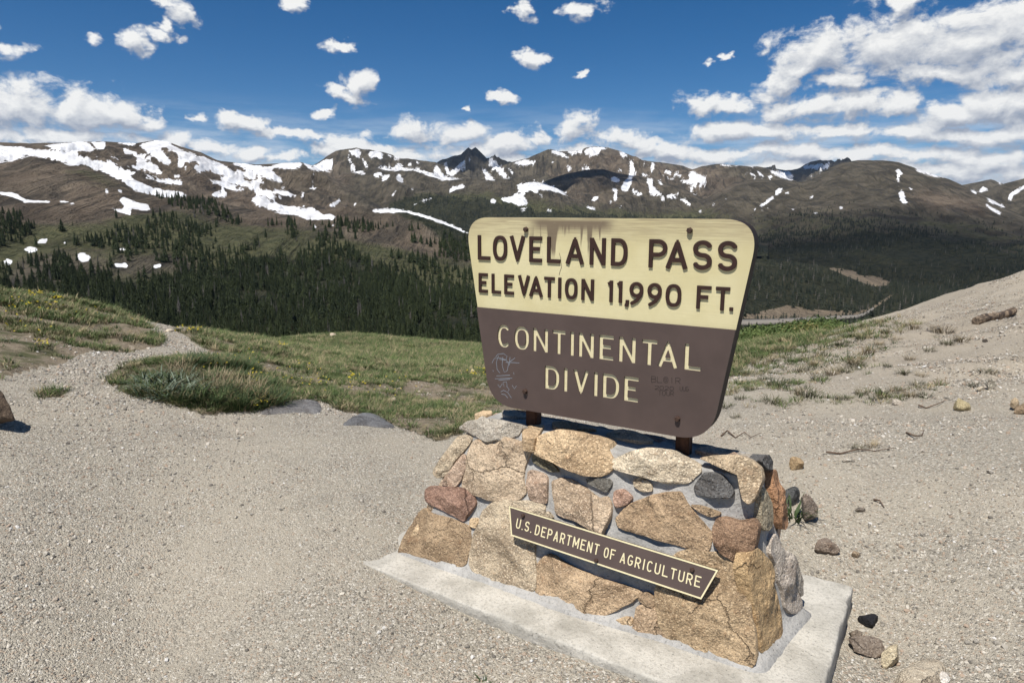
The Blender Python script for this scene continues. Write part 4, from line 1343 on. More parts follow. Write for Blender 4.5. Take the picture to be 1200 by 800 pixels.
gi_ = np.where(r_.random(n_) < 0.22, r_.integers(4, 6, n_), r_.integers(0, 4, n_))
scatter('grass', np.stack([x_, y_, z_ - .004], -1), np.stack([r_.normal(0, .12, n_), r_.normal(0, .12, n_), r_.uniform(0, 6.28, n_)], -1), np.stack([s_, s_, s_ * r_.uniform(.7, 1.2, n_)], -1),
        gi_, gp, label='short green and straw tundra grass covering the hummocks left of the sign', category='grass')
print('GRASS', n_)

# the taller clump beside the trail
lp = [proto('clump_a%d' % i, blade_tuft(430 + i, 20, .10, .18, .0032, .9), M_LUSH) for i in range(3)]
lp += [proto('clump_b%d' % i, blade_tuft(436 + i, 10, .13, .20, .0065, 1.05, 4), M_BLUE) for i in range(2)]
lp += [proto('clump_c%d' % i, blade_tuft(440 + i, 20, .13, .17, .0024, .75), M_DRY) for i in range(2)]
clump_r = Raster().poly([(124, 442), (150, 427), (200, 420), (250, 417), (285, 428), (312, 448), (330, 470), (326, 475), (290, 480), (240, 484), (215, 477), (180, 467), (150, 461), (130, 451)])
blue_r = Raster().poly([(146, 452), (165, 438), (215, 450), (222, 472), (200, 470), (170, 464)])
dry_r = Raster().poly([(185, 432), (215, 426), (225, 445), (200, 446)]).poly([(232, 448), (262, 440), (296, 452), (302, 470), (270, 470), (240, 466)])
N_ = 30000
px0 = r_.uniform(-2.9, -1.2, N_)
py0 = r_.uniform(4.9, 8.2, N_)
pz0 = ground_z(px0, py0)
qx, qy = project(np.stack([px0, py0, pz0], -1))
kp = (clump_r.get(qx, qy) > .5) & (r_.random(N_) < .30) & (fbm(np.stack([px0, py0], -1) * 3.1, 3, 78) > .40)
px0, py0, pz0, qx, qy = px0[kp], py0[kp], pz0[kp], qx[kp], qy[kp]
n_ = len(px0)
isb = (blue_r.get(qx, qy) > .5) & (r_.random(n_) < .38)
isd = (dry_r.get(qx, qy) > .5) & (r_.random(n_) < .45)
ci_ = np.where(isb, r_.integers(3, 5, n_), np.where(isd, r_.integers(5, 7, n_), r_.integers(0, 3, n_)))
s_ = r_.uniform(.5, 1.1, n_) * (.6 + .9 * fbm(np.stack([px0, py0], -1) * 2.2, 3, 77))
scatter('grass', np.stack([px0, py0, pz0], -1), np.stack([r_.normal(0, .15, n_), r_.normal(0, .15, n_), r_.uniform(0, 6.28, n_)], -1), np.stack([s_] * 3, -1), ci_, lp,
        label='tall clump of blue-green and dry grass beside the gravel trail', category='grass')
print('CLUMP', n_)


def flower_mesh():
    V, T = [(0, 0, .006)], []
    for k in range(10):
        a = k / 10 * 6.283
        rr = .013 if k % 2 == 0 else .006
        V.append((math.cos(a) * rr, math.sin(a) * rr, .004 if k % 2 == 0 else 0))
    for k in range(10):
        T.append((0, 1 + k, 1 + (k + 1) % 10))
    return mesh_np('flower', np.array(V), None, np.array(T), smooth=False)


M_YEL = m_simple('yellow_petals', (0.66, 0.53, 0.04), 0.6, .15, 50.0)
spots = [(50, 407, 10, 2.4, 14), (30, 362, 40, 8, 20), (100, 372, 50, 6, 10), (45, 350, 14, 2, 16), (70, 355, 8, 2, 10), (225, 391, 12, 3, 16), (300, 475, 14, 5, 34), (300, 445, 12, 14, 24), (415, 446, 6, 4, 14),
         (330, 411, 5, 3, 10), (375, 452, 18, 5, 14), (560, 440, 18, 4, 26), (270, 425, 30, 10, 16), (450, 455, 50, 12, 20), (350, 440, 40, 14, 16), (20, 385, 40, 14, 16)]
fl = []
for cx, cy, sx_, sy_, k in spots:
    for _ in range(k):
        fl.append(ground_at(r_.normal(cx, sx_ * .6), r_.normal(cy, sy_ * .6)))
fl = np.array(fl)
n_ = len(fl)
fr_ = np.hypot(fl[:, 0], fl[:, 1])
fl[:, 2] += np.clip(.05 * fr_ / 7, .05, .14)
s_ = r_.uniform(.7, 1.3, n_) * np.clip(fr_ / 9, .6, 1.7)
scatter('flowers', fl, np.stack([r_.normal(.3, .4, n_), r_.normal(0, .4, n_), r_.uniform(0, 6.28, n_)], -1), np.stack([s_] * 3, -1), np.zeros(n_, int), [proto('flower_0', flower_mesh(), M_YEL)],
        label='tiny yellow alpine flowers dotted through the tundra grass', category='flowers')


def leafy(seed, n=420, size=.05, h=1.0):
    r = np.random.default_rng(seed)
    V, T = [], []
    for _ in range(n):
        d = r.normal(size=3)
        d /= np.linalg.norm(d)
        p = d * r.uniform(.55, 1.0) * [1, 1, .75]
        p[2] = abs(p[2]) * h
        a, b_ = r.normal(size=3), r.normal(size=3)
        a /= np.linalg.norm(a)
        b_ = np.cross(a, b_)
        b_ /= np.linalg.norm(b_)
        k = len(V)
        s = size * r.uniform(.6, 1.4)
        V += [p - a * s, p + b_ * s * .5, p + a * s, p - b_ * s * .5]
        T += [(k, k + 1, k + 2), (k, k + 2, k + 3)]
    return mesh_np('willow_leaves', np.array(V), None, np.array(T), smooth=False)


M_WILLOW = m_grass('willow_leaves', (0.050, 0.085, 0.022), (0.125, 0.165, 0.048), (0.16, 0.15, 0.05))
wp = [proto('willow_%d' % i, leafy(470 + i), M_WILLOW) for i in range(4)]
wpos = []
for _ in range(420):
    X_, Y_ = r_.uniform(858, 975), None
    d_ = r_.uniform(24, 42)
    yy = np.interp(X_, [858, 900, 940, 975], [402, 400, 395, 388]) + r_.uniform(-2, 3)
    p = at_dist(X_, yy, d_)
    p[2] = ground_z(p[0], p[1])
    wpos.append(p)
wpos = np.array(wpos)
n_ = len(wpos)
s_ = r_.uniform(.35, .8, n_)
scatter('shrubbery', wpos, np.stack([np.zeros(n_), np.zeros(n_), r_.uniform(0, 6.28, n_)], -1), np.stack([s_ * 1.2, s_ * 1.2, s_], -1), r_.integers(0, 4, n_), wp,
        label='bright green willow thicket at the edge of the slope right of the sign', category='shrubbery')

# ------------------------------------------------------------------ the stone plinth
YAW = math.radians(-32)
ORG = at_z(472., 648., 0.06)
UV = np.array([[math.cos(YAW), math.sin(YAW), 0], [-math.sin(YAW), math.cos(YAW), 0], [0, 0, 1.0]])


def loc(P):
    return (np.asarray(P) - ORG) @ UV.T


def wld(L):
    return np.asarray(L) @ UV + ORG


CAML = loc(CAM)


def hit(px, py, p0, n):
    r = ray(px, py) @ UV.T
    t = ((np.asarray(p0) - CAML) @ n) / (r @ n)
    return CAML + r * t[..., None] if np.ndim(t) else CAML + r * t


BQ = np.array([[0, 0, 0], [1.555, 0, 0], [1.634, .476, 0], [-.03, .60, 0]])
TQ = np.array([[.25, .19, .61], [1.475, .19, .61], [1.475, .45, .61], [.27, .45, .61]])


def pl_normal(a, b, c):
    n = np.cross(np.asarray(b) - a, np.asarray(c) - a)
    return n / np.linalg.norm(n)


N_FRONT = pl_normal(BQ[0], BQ[1], TQ[0])
N_RIGHT = pl_normal(BQ[1], BQ[2], TQ[1])
N_BACK = pl_normal(BQ[2], BQ[3], TQ[2])
N_LEFT = pl_normal(BQ[3], BQ[0], TQ[3])
N_TOP = np.array([0, 0, 1.0])
PLANES = {'front': (BQ[0], N_FRONT), 'right': (BQ[1], N_RIGHT), 'top': (TQ[0], N_TOP), 'back': (BQ[2], N_BACK), 'left': (BQ[3], N_LEFT)}


def m_granite():
    m, n, b = material('plinth_granite')
    co = n.add('ShaderNodeTexCoord').outputs['Object']
    oi = n.add('ShaderNodeObjectInfo')
    rnd = oi.outputs['Random']
    co = n.vmath('ADD', co, n.vmath('MULTIPLY', n.add('ShaderNodeCombineXYZ', {0: rnd, 1: rnd, 2: rnd}).outputs[0], (31.0, 17.0, 23.0)))
    base = oi.outputs['Color']
    big = n.noise(co, 5.0, 5.0, 0.62, 0.6)
    mid = n.noise(co, 24.0, 5.0, 0.65)
    fine = n.noise(co, 120.0, 3.0, 0.6)
    grain = n.voro(co, 210.0, 1)
    gs = n.add('ShaderNodeSeparateColor', {0: grain})
    c = n.mix(n.ramp(big, 0.32, 0.68), n.mix(1.0, base, (0.62, 0.56, 0.50), 'MULTIPLY'), n.mix(1.0, base, (1.22, 1.18, 1.10), 'MULTIPLY'))
    c = n.mix(n.ramp(mid, 0.55, 0.78, 0.0, 0.55), c, n.mix(1.0, base, (0.70, 0.48, 0.34), 'MULTIPLY'))
    c = n.mix(n.ramp(gs.outputs[0], 0.72, 0.9, 0.0, 0.5), c, n.mix(1.0, base, (1.7, 1.7, 1.65), 'MULTIPLY'))
    c = n.mix(n.ramp(gs.outputs[1], 0.80, 0.92, 0.0, 0.55), c, n.mix(1.0, base, (0.32, 0.30, 0.30), 'MULTIPLY'))
    wv = n.vmath('ADD', co, n.vmath('MULTIPLY', n.noise(co, 14.0, 4.0, 0.6, color=True), (0.09, 0.09, 0.09)))
    ck = n.ramp(n.voro(wv, 3.6, 0, 'DISTANCE_TO_EDGE'), 0.002, 0.016)
    ck = n.math('MAXIMUM', ck, n.ramp(n.noise(co, 4.0, 2.0, 0.5), 0.44, 0.52))
    c = n.mix(n.math('MULTIPLY', n.math('SUBTRACT', 1.0, ck), 0.45), c, n.mix(1.0, base, (0.30, 0.24, 0.20), 'MULTIPLY'))
    lich = n.ramp(n.noise(co, 9.0, 6.0, 0.7, 1.0), 0.62, 0.72, 0.0, 0.45)
    c = n.mix(lich, c, (0.11, 0.10, 0.085))
    h = n.math('ADD', n.math('ADD', n.math('MULTIPLY', mid, 2.0), n.math('ADD', n.math('MULTIPLY', ck, 0.8), n.math('MULTIPLY', big, 1.6))), n.math('ADD', n.math('MULTIPLY', fine, 0.45), n.math('MULTIPLY', gs.outputs[2], 0.12)))
    put(n, b, c, 0.82, h, 1.0, 0.014, 0.3)
    return m


M_GRAN = m_granite()


def m_concrete(name, a, c2, scale=1.0, pit=True):
    m, n, b = material(name)
    co = n.add('ShaderNodeTexCoord').outputs['Object']
    big = n.noise(co, 4.0 * scale, 6.0, 0.65, 0.3)
    fine = n.noise(co, 55.0 * scale, 5.0, 0.65)
    sp = n.voro(co, 240.0 * scale, 1)
    ss = n.add('ShaderNodeSeparateColor', {0: sp})
    c = n.mix(n.ramp(big, 0.3, 0.7), a, c2)
    c = n.mix(n.ramp(fine, 0.48, 0.70, 0.0, 0.5), c, tuple(x * .6 for x in a))
    c = n.mix(n.ramp(ss.outputs[0], 0.80, 0.97, 0.0, 0.28), c, tuple(x * .5 for x in a))
    pits = n.ramp(n.voro(co, 34.0 * scale, 0), 0.03, 0.13, -0.6, 0.0)
    h = n.math('ADD', n.math('MULTIPLY', fine, 0.7), n.math('ADD', pits if pit else 0.0, n.math('MULTIPLY', big, 1.0)))
    put(n, b, c, 0.9, h, 0.9, 0.009, 0.25)
    return m


M_MORTAR = m_concrete('grey_mortar', (0.30, 0.29, 0.27), (0.46, 0.447, 0.42), 1.4)
M_SLAB = m_concrete('weathered_concrete', (0.34, 0.32, 0.275), (0.56, 0.53, 0.465), 1.3)

plinth = empty('stone_plinth', ORG, YAW, label='tapered mortared granite plinth on a concrete slab carrying the pass sign', category='plinth')


def round_poly(q, rad, k=5):
    out = []
    n = len(q)
    for i in range(n):
        p, a, b = q[i], q[i - 1], q[(i + 1) % n]
        d1, d2 = (a - p), (b - p)
        s = p + d1 / np.linalg.norm(d1) * rad
        e = p + d2 / np.linalg.norm(d2) * rad
        for t in np.linspace(0, 1, k):
            out.append((1 - t) ** 2 * s + 2 * t * (1 - t) * p + t * t * e)
    return np.array(out)


def dens_loop(p, m):
    q = np.vstack([p, p[:1]])
    s = np.concatenate([[0], np.cumsum(np.linalg.norm(np.diff(q, axis=0), axis=1))])
    t = np.linspace(0, s[-1], m, endpoint=False)
    return np.stack([np.interp(t, s, q[:, k]) for k in range(q.shape[1])], 1)


# mortar body
MC = 220
b_l, t_l = dens_loop(round_poly(BQ, .05), MC), dens_loop(round_poly(TQ, .05), MC)
cb, ct = BQ.mean(0), TQ.mean(0)
rowsM = []
for t in np.concatenate([[-.06], np.linspace(0, 1, 46)]):
    p = b_l * (1 - t) + t_l * t
    c = cb * (1 - t) + ct * t
    d = (p - c) * [1, 1, 0]
    d /= np.linalg.norm(d, axis=1)[:, None]
    inset = -0.012 + 0.05 * max(0, 1 - max(t, 0) / .09) ** 2
    p = p + d * inset
    p = p + d * (0.020 * (fbm(p * 9.0, 4, 71) - .5) + 0.008 * (fbm(p * 34.0, 3, 72) - .5))[:, None]
    rowsM.append(p)
topc = rowsM[-1]
for s in np.linspace(.96, .0, 14):
    p = ct + (topc - ct) * s
    p[:, 2] = .61 - .012 + 0.020 * (fbm(p[:, :2] * 8, 4, 73) - .5) + (.004 if s < .9 else 0)
    rowsM.append(p)
VM = np.concatenate(rowsM)
link('mortar_core', mesh_np('mortar_core', VM, grid_faces(len(rowsM), MC, True)), M_MORTAR, plinth)

# concrete slab
SL = [np.array(v) for v in ((-.707, 2.893), (.879, 1.811), (1.418, 2.668), (-.168, 3.750))]
SLl = np.array([loc([x, y, .06]) for x, y in SL])
loop = dens_loop(round_poly(SLl, .012, 4), 420)
cs = SLl.mean(0)
rows_s = []
for dz, ins in ((-.20, .0), (-.05, .0), (-.035, .0), (-.02, -.001), (-.007, .0), (-.0015, .003), (0.0, .008)):
    p = loop.copy()
    d = (p - cs) * [1, 1, 0]
    d /= np.linalg.norm(d, axis=1)[:, None]
    chip = 0.045 * np.clip(fbm(loop * 9.0, 4, 81) - .56, 0, 1) * (1 if dz > -.03 else .4)
    p = p - d * (ins + chip + 0.004 * (fbm(p * 20.0, 3, 82) - .5))[:, None]
    p[:, 2] = dz - (chip * .5 if dz > -.01 else 0)
    rows_s.append(p)
for s in np.concatenate([np.linspace(.985, .5, 26), [.0]]):
    p = cs + (rows_s[6] - cs) * s
    p[:, 2] = 0.006 * (fbm(p[:, :2] * 5.0, 4, 83) - .5) * min(1, (1 - s) * 8)
    rows_s.append(p)
link('foundation_slab', mesh_np('foundation_slab', np.concatenate(rows_s), grid_faces(len(rows_s), 420, True)), M_SLAB, plinth)


def chaikin(p, k=2, c=.2):
    for _ in range(k):
        q = np.roll(p, -1, 0)
        p = np.stack([(1 - c) * p + c * q, c * p + (1 - c) * q], 1).reshape(-1, p.shape[1])
    return p


def stone(pts3, n, hgt, col, seed, back=.05, grow=1.115):
    """one field stone: its outline lies on the wall face, its broken, faceted front stands proud of it"""
    r = np.random.default_rng(seed)
    pts3 = np.asarray(pts3)
    c = pts3.mean(0)
    e1 = np.cross([0, 0, 1.0], n)
    if np.linalg.norm(e1) < .1:
        e1 = np.array([1.0, 0, 0])
    e1 /= np.linalg.norm(e1)
    e2 = np.cross(n, e1)
    q = np.stack([(pts3 - c) @ e1, (pts3 - c) @ e2], 1)
    M = 72
    q = dens_loop(chaikin(q, 2, .14), M) * grow
    rings = [1.0, .992, .975, .95, .91, .86, .80, .73, .65, .56, .46, .36, .25, .14, .05]
    size = math.sqrt(max(1e-6, abs(np.sum(q[:, 0] * np.roll(q[:, 1], -1) - q[:, 1] * np.roll(q[:, 0], -1)) / 2)))
    rim = q * (1 + 0.07 * (fbm(q * 30 + seed, 3, seed) - .5) + .05 * (fbm(q * 9 + seed, 2, seed + 1) - .5))[:, None]
    nf = 7
    th = r.uniform(0, 6.283, nf)
    gr = r.uniform(.10, .55, nf)[:, None] * np.stack([np.cos(th), np.sin(th)], 1)
    h0 = hgt * r.uniform(.75, 1.35, nf)
    gr[0] *= .2
    h0[0] = hgt
    V = [np.concatenate([rim * 0.99, np.full((M, 1), -back)], 1)]
    for s in rings:
        p = rim * s
        edge = .003 + hgt * 1.25 * min(1, ((1 - s) * size * 5 / max(hgt, .012))) ** .5
        fac = (h0[None] + (p @ gr.T) * min(1, hgt / .03)).min(1)
        w3 = np.concatenate([p, np.full((M, 1), seed * 1.7)], 1)
        k = min(1, (1 - s) * 9)
        rid = fbm(w3 * 11.0, 4, seed, .6, True) - .6
        fine = fbm(w3 * 55, 3, seed + 8) - .5
        hh = np.minimum(edge, np.maximum(fac, .004)) + k * (0.020 * min(1, hgt / .022) * rid + .007 * fine)
        V.append(np.concatenate([p, hh.reshape(-1, 1)], 1))
    V = np.array(V)
    W = c + V[..., :1] * e1 + V[..., 1:2] * e2 + V[..., 2:3] * n
    nr = len(W)
    Wf = W.reshape(-1, 3)
    ctr = W[-1].mean(0)
    idx = len(Wf)
    base = (nr - 1) * M
    tri = [(base + j, base + (j + 1) % M, idx) for j in range(M)]
    me = mesh_np('stone', np.vstack([Wf, ctr]), grid_faces(nr, M, True), tri)
    o = link('stone', me, M_GRAN, plinth)
    o.color = (*col, 1)
    return o


Z1, Z2, Z3, Z4, Z5, Z6 = (460, 470, 5.335), (460, 570, 5.335), (600, 480, 5.335), (620, 640, 5.335), (760, 500, 5.335), (760, 640, 5.335)
PX = (0, 0, 1.0)
TAN, YEL, PINK, BRN, RED, ORG_, WHT, GRY, DRK = (.53, .43, .32), (.52, .44, .33), (.50, .385, .30), (.375, .28, .185), (.31, .20, .155), (.59, .45, .295), (.68, .60, .47), (.44, .41, .36), (.13, .13, .132)
STONES = [
    ('front', Z1, [(400, 235), (455, 220), (490, 240), (470, 280), (400, 360), (370, 420), (320, 465), (285, 470), (265, 440), (290, 400), (330, 340)], .03, YEL),
    ('front', Z1, [(440, 335), (480, 370), (455, 430), (430, 490), (400, 530), (310, 515), (340, 460), (400, 390)], .015, PINK),
    ('front', Z1, [(510, 270), (570, 245), (700, 240), (790, 265), (845, 270), (850, 330), (815, 400), (800, 480), (820, 550), (780, 600), (620, 610), (540, 570), (500, 570), (450, 540), (460, 470), (470, 420), (490, 340)], .045, TAN),
    ('front', Z1, [(215, 560), (250, 535), (330, 540), (440, 545), (500, 580), (515, 640), (480, 690), (440, 740), (350, 690), (220, 630)], .045, RED),
    ('front', Z1, [(430, 170), (480, 130), (560, 115), (640, 115), (760, 145), (795, 160), (780, 210), (700, 235), (600, 250), (540, 220)], .035, GRY),
    ('top', Z1, [(815, 195), (850, 160), (945, 155), (920, 200), (890, 240), (820, 235)], .012, ORG_),
    ('top', Z1, [(515, 85), (570, 66), (615, 70), (620, 85), (540, 96)], .012, ORG_),
    ('front', Z2, [(55, 410), (75, 340), (130, 250), (165, 190), (210, 150), (235, 180), (330, 200), (430, 235), (470, 260), (475, 380), (440, 470), (370, 495), (280, 470), (200, 440), (110, 425)], .05, BRN),
    ('front', Z2, [(490, 200), (530, 195), (540, 225), (520, 260), (485, 245)], .012, ORG_),
    ('front', Z2, [(570, 175), (620, 125), (700, 110), (850, 115), (925, 140), (930, 165), (890, 300), (870, 420), (885, 520), (885, 600), (845, 635), (720, 600), (600, 570), (520, 510), (500, 470), (510, 380), (530, 300), (560, 230)], .035, YEL),
    ('front', Z2, [(935, 165), (975, 155), (1005, 195), (960, 200)], .01, YEL),
    ('front', Z3, [(145, 230), (170, 185), (260, 150), (340, 135), (420, 155), (540, 180), (580, 200), (585, 260), (620, 320), (600, 370), (540, 405), (460, 400), (380, 370), (280, 320), (200, 290), (150, 260)], .085, ORG_),
    ('front', Z3, [(135, 290), (170, 280), (240, 320), (290, 380), (240, 385), (135, 328)], .012, (.20, .185, .13)),
    ('front', Z3, [(470, 430), (600, 430), (625, 460), (590, 515), (540, 490), (480, 460)], .008, (.17, .165, .15)),
    ('front', Z3, [(105, 395), (130, 385), (200, 405), (220, 430), (215, 510), (215, 580), (150, 570), (110, 545), (100, 470)], .018, PINK),
    ('front', Z3, [(265, 460), (320, 440), (380, 450), (460, 500), (540, 560), (580, 540), (605, 590), (600, 660), (570, 730), (560, 770), (450, 710), (380, 680), (290, 650), (275, 560)], .03, (.56, .45, .335)),
    ('front', PX, [(718, 540), (731, 536), (742, 531), (761, 526), (784, 529), (797, 537), (814, 544), (819, 551), (811, 558), (803, 565), (779, 564), (769, 561), (742, 554), (722, 549)], .075, WHT),
    ('front', Z3, [(765, 440), (810, 425), (870, 460), (875, 505), (820, 510), (770, 480)], .018, YEL),
    ('front', Z3, [(645, 510), (700, 495), (755, 550), (720, 590), (660, 610), (640, 570)], .018, (.47, .32, .25)),
    ('front', PX, [(725, 607), (742, 592), (765, 582), (784, 578), (797, 578), (803, 590), (816, 607), (831, 623), (826, 644), (797, 637), (760, 626), (731, 619)], .028, (.40, .295, .195)),
    ('front', Z4, [(85, 110), (140, 60), (180, 75), (220, 110), (390, 190), (520, 230), (650, 270), (680, 295), (610, 350), (540, 380), (430, 430), (330, 440), (250, 440), (190, 415), (110, 360), (60, 290), (60, 200)], .05, (.47, .355, .24)),
    ('front', Z4, [(690, 300), (740, 285), (800, 330), (780, 385), (730, 360), (695, 335)], .025, (.33, .245, .165)),
    ('front', Z4, [(500, 480), (600, 440), (645, 450), (640, 530), (600, 545), (520, 525)], .012, ORG_),
    ('front', Z4, [(680, 380), (740, 365), (800, 385), (825, 400), (850, 480), (870, 540), (840, 620), (800, 640), (700, 600), (655, 555), (665, 470)], .022, (.47, .355, .245)),
    ('front', Z6, [(75, 290), (150, 120), (220, 55), (330, 60), (440, 75), (520, 110), (600, 180), (612, 260), (622, 420), (640, 560), (645, 690), (610, 740), (560, 740), (480, 690), (330, 670), (200, 645), (110, 600), (125, 540), (95, 450)], .045, (.47, .36, .235)),
    ('front', Z5, [(295, 375), (350, 290), (420, 290), (470, 310), (510, 370), (525, 410), (500, 440), (430, 440), (360, 430), (310, 420)], .035, DRK),
    ('front', Z5, [(330, 205), (450, 185), (560, 185), (640, 215), (690, 260), (695, 330), (660, 420), (620, 470), (590, 440), (575, 370), (590, 310), (530, 280), (440, 240)], .05, (.60, .49, .35)),
    ('front', PX, [(837, 620), (842, 609), (850, 607), (865, 612), (880, 609), (887, 616), (885, 631), (882, 644), (876, 655), (865, 657), (848, 647), (839, 635)], .035, (.30, .20, .135)),
    ('front', Z5, [(270, 490), (330, 490), (440, 530), (440, 550), (380, 560), (320, 530)], .012, BRN),
    ('right', Z5, [(700, 400), (720, 390), (760, 480), (770, 560), (765, 620), (740, 640), (710, 630), (705, 520)], .015, (.40, .36, .27)),
    ('right', Z5, [(705, 210), (740, 172), (768, 220), (765, 260), (735, 265)], .015, DRK),
    ('right', Z5, [(775, 290), (800, 290), (815, 370), (845, 470), (865, 590), (850, 630), (820, 600), (800, 520), (780, 420)], .03, (.44, .255, .15)),
    ('right', Z6, [(635, 80), (680, 40), (720, 70), (770, 130), (760, 200), (800, 330), (820, 430), (825, 540), (800, 610), (760, 640), (700, 630), (690, 540), (670, 400), (640, 250), (625, 160)], .03, (.50, .36, .205)),
    ('right', Z6, [(905, 60), (925, 90), (955, 200), (962, 290), (945, 300), (915, 220), (898, 130)], .012, (.36, .33, .29)),
    ('right', Z6, [(770, -20), (800, -60), (830, 20), (890, 80), (890, 180), (920, 270), (950, 330), (940, 390), (900, 405), (855, 370), (840, 280), (810, 200), (800, 120), (770, 60)], .03, (.52, .47, .42)),
]
for i, (pl, z, pts, hg, col) in enumerate(STONES):
    P0, nn = PLANES[pl]
    pp = np.array(zm(*z, pts))
    P3 = hit(pp[:, 0], pp[:, 1], P0, nn)
    stone(P3, nn, hg * (.80 if hg < .06 else .85), col, 500 + i, back=(.10 if hg > .06 else .05))


def wall_stones(quad, n, nu, nv, seed, hgt=.03):
    r = np.random.default_rng(seed)
    a, b, c, d = [np.asarray(x, float) for x in quad]
    for j in range(nv):
        off = r.uniform(-.3, .3)
        for i in range(nu):
            u0, u1 = (i + off * (j % 2) + .06) / nu, (i + 1 + off * (j % 2) - .05) / nu
            u0, u1 = max(.03, u0 + r.uniform(-.02, .02)), min(.97, u1 + r.uniform(-.02, .02))
            v0, v1 = (j + .07) / nv, (j + .94) / nv
            if u1 - u0 < .04:
                continue
            cs_, out = [(u0, v0), ((u0 + u1) / 2, v0 - .01), (u1, v0), (u1 + .008, (v0 + v1) / 2), (u1, v1), ((u0 + u1) / 2, v1 + .01), (u0, v1), (u0 - .008, (v0 + v1) / 2)], []
            for uu, vv in cs_:
                uu += r.normal(0, .012)
                vv = min(.98, max(.03, vv + r.normal(0, .025)))
                out.append((a * (1 - uu) + b * uu) * (1 - vv) + (d * (1 - uu) + c * uu) * vv)
            col = [TAN, YEL, PINK, BRN, RED, ORG_, WHT, GRY][r.integers(8)]
            stone(out, n, hgt * r.uniform(.6, 1.2), col, int(seed * 50 + j * 10 + i))


wall_stones((BQ[2], BQ[3], TQ[3], TQ[2]), N_BACK, 6, 3, 41)
wall_stones((BQ[3], BQ[0], TQ[0], TQ[3]), N_LEFT, 2, 3, 42, .025)
for i, (a, b, w_, h_, c) in enumerate(((.36, .39, .07, .04, GRY), (.66, .37, .10, .05, BRN), (.92, .38, .09, .05, TAN), (1.30, .38, .08, .045, PINK), (1.41, .36, .04, .05, GRY))):
    an = np.linspace(0, 6.283, 9, endpoint=False)
    rr = 1 + .18 * np.sin(an * 3 + i)
    stone(np.stack([a + np.cos(an) * w_ * rr, b + np.sin(an) * h_ * rr, np.full(9, .61)], 1), N_TOP, .012, c, 640 + i)


# ------------------------------------------------------------------ lettering: strokes drawn with a router, outlined by marching squares
def arc(cx, cy, rx, ry, a0, a1, k=18, p=2.25):
    out = []
    for t in np.linspace(math.radians(a0), math.radians(a1), k):
        c, s = math.cos(t), math.sin(t)
        out.append((cx + rx * math.copysign(abs(c) ** (2 / p), c), cy + ry * math.copysign(abs(s) ** (2 / p), s)))
    return out


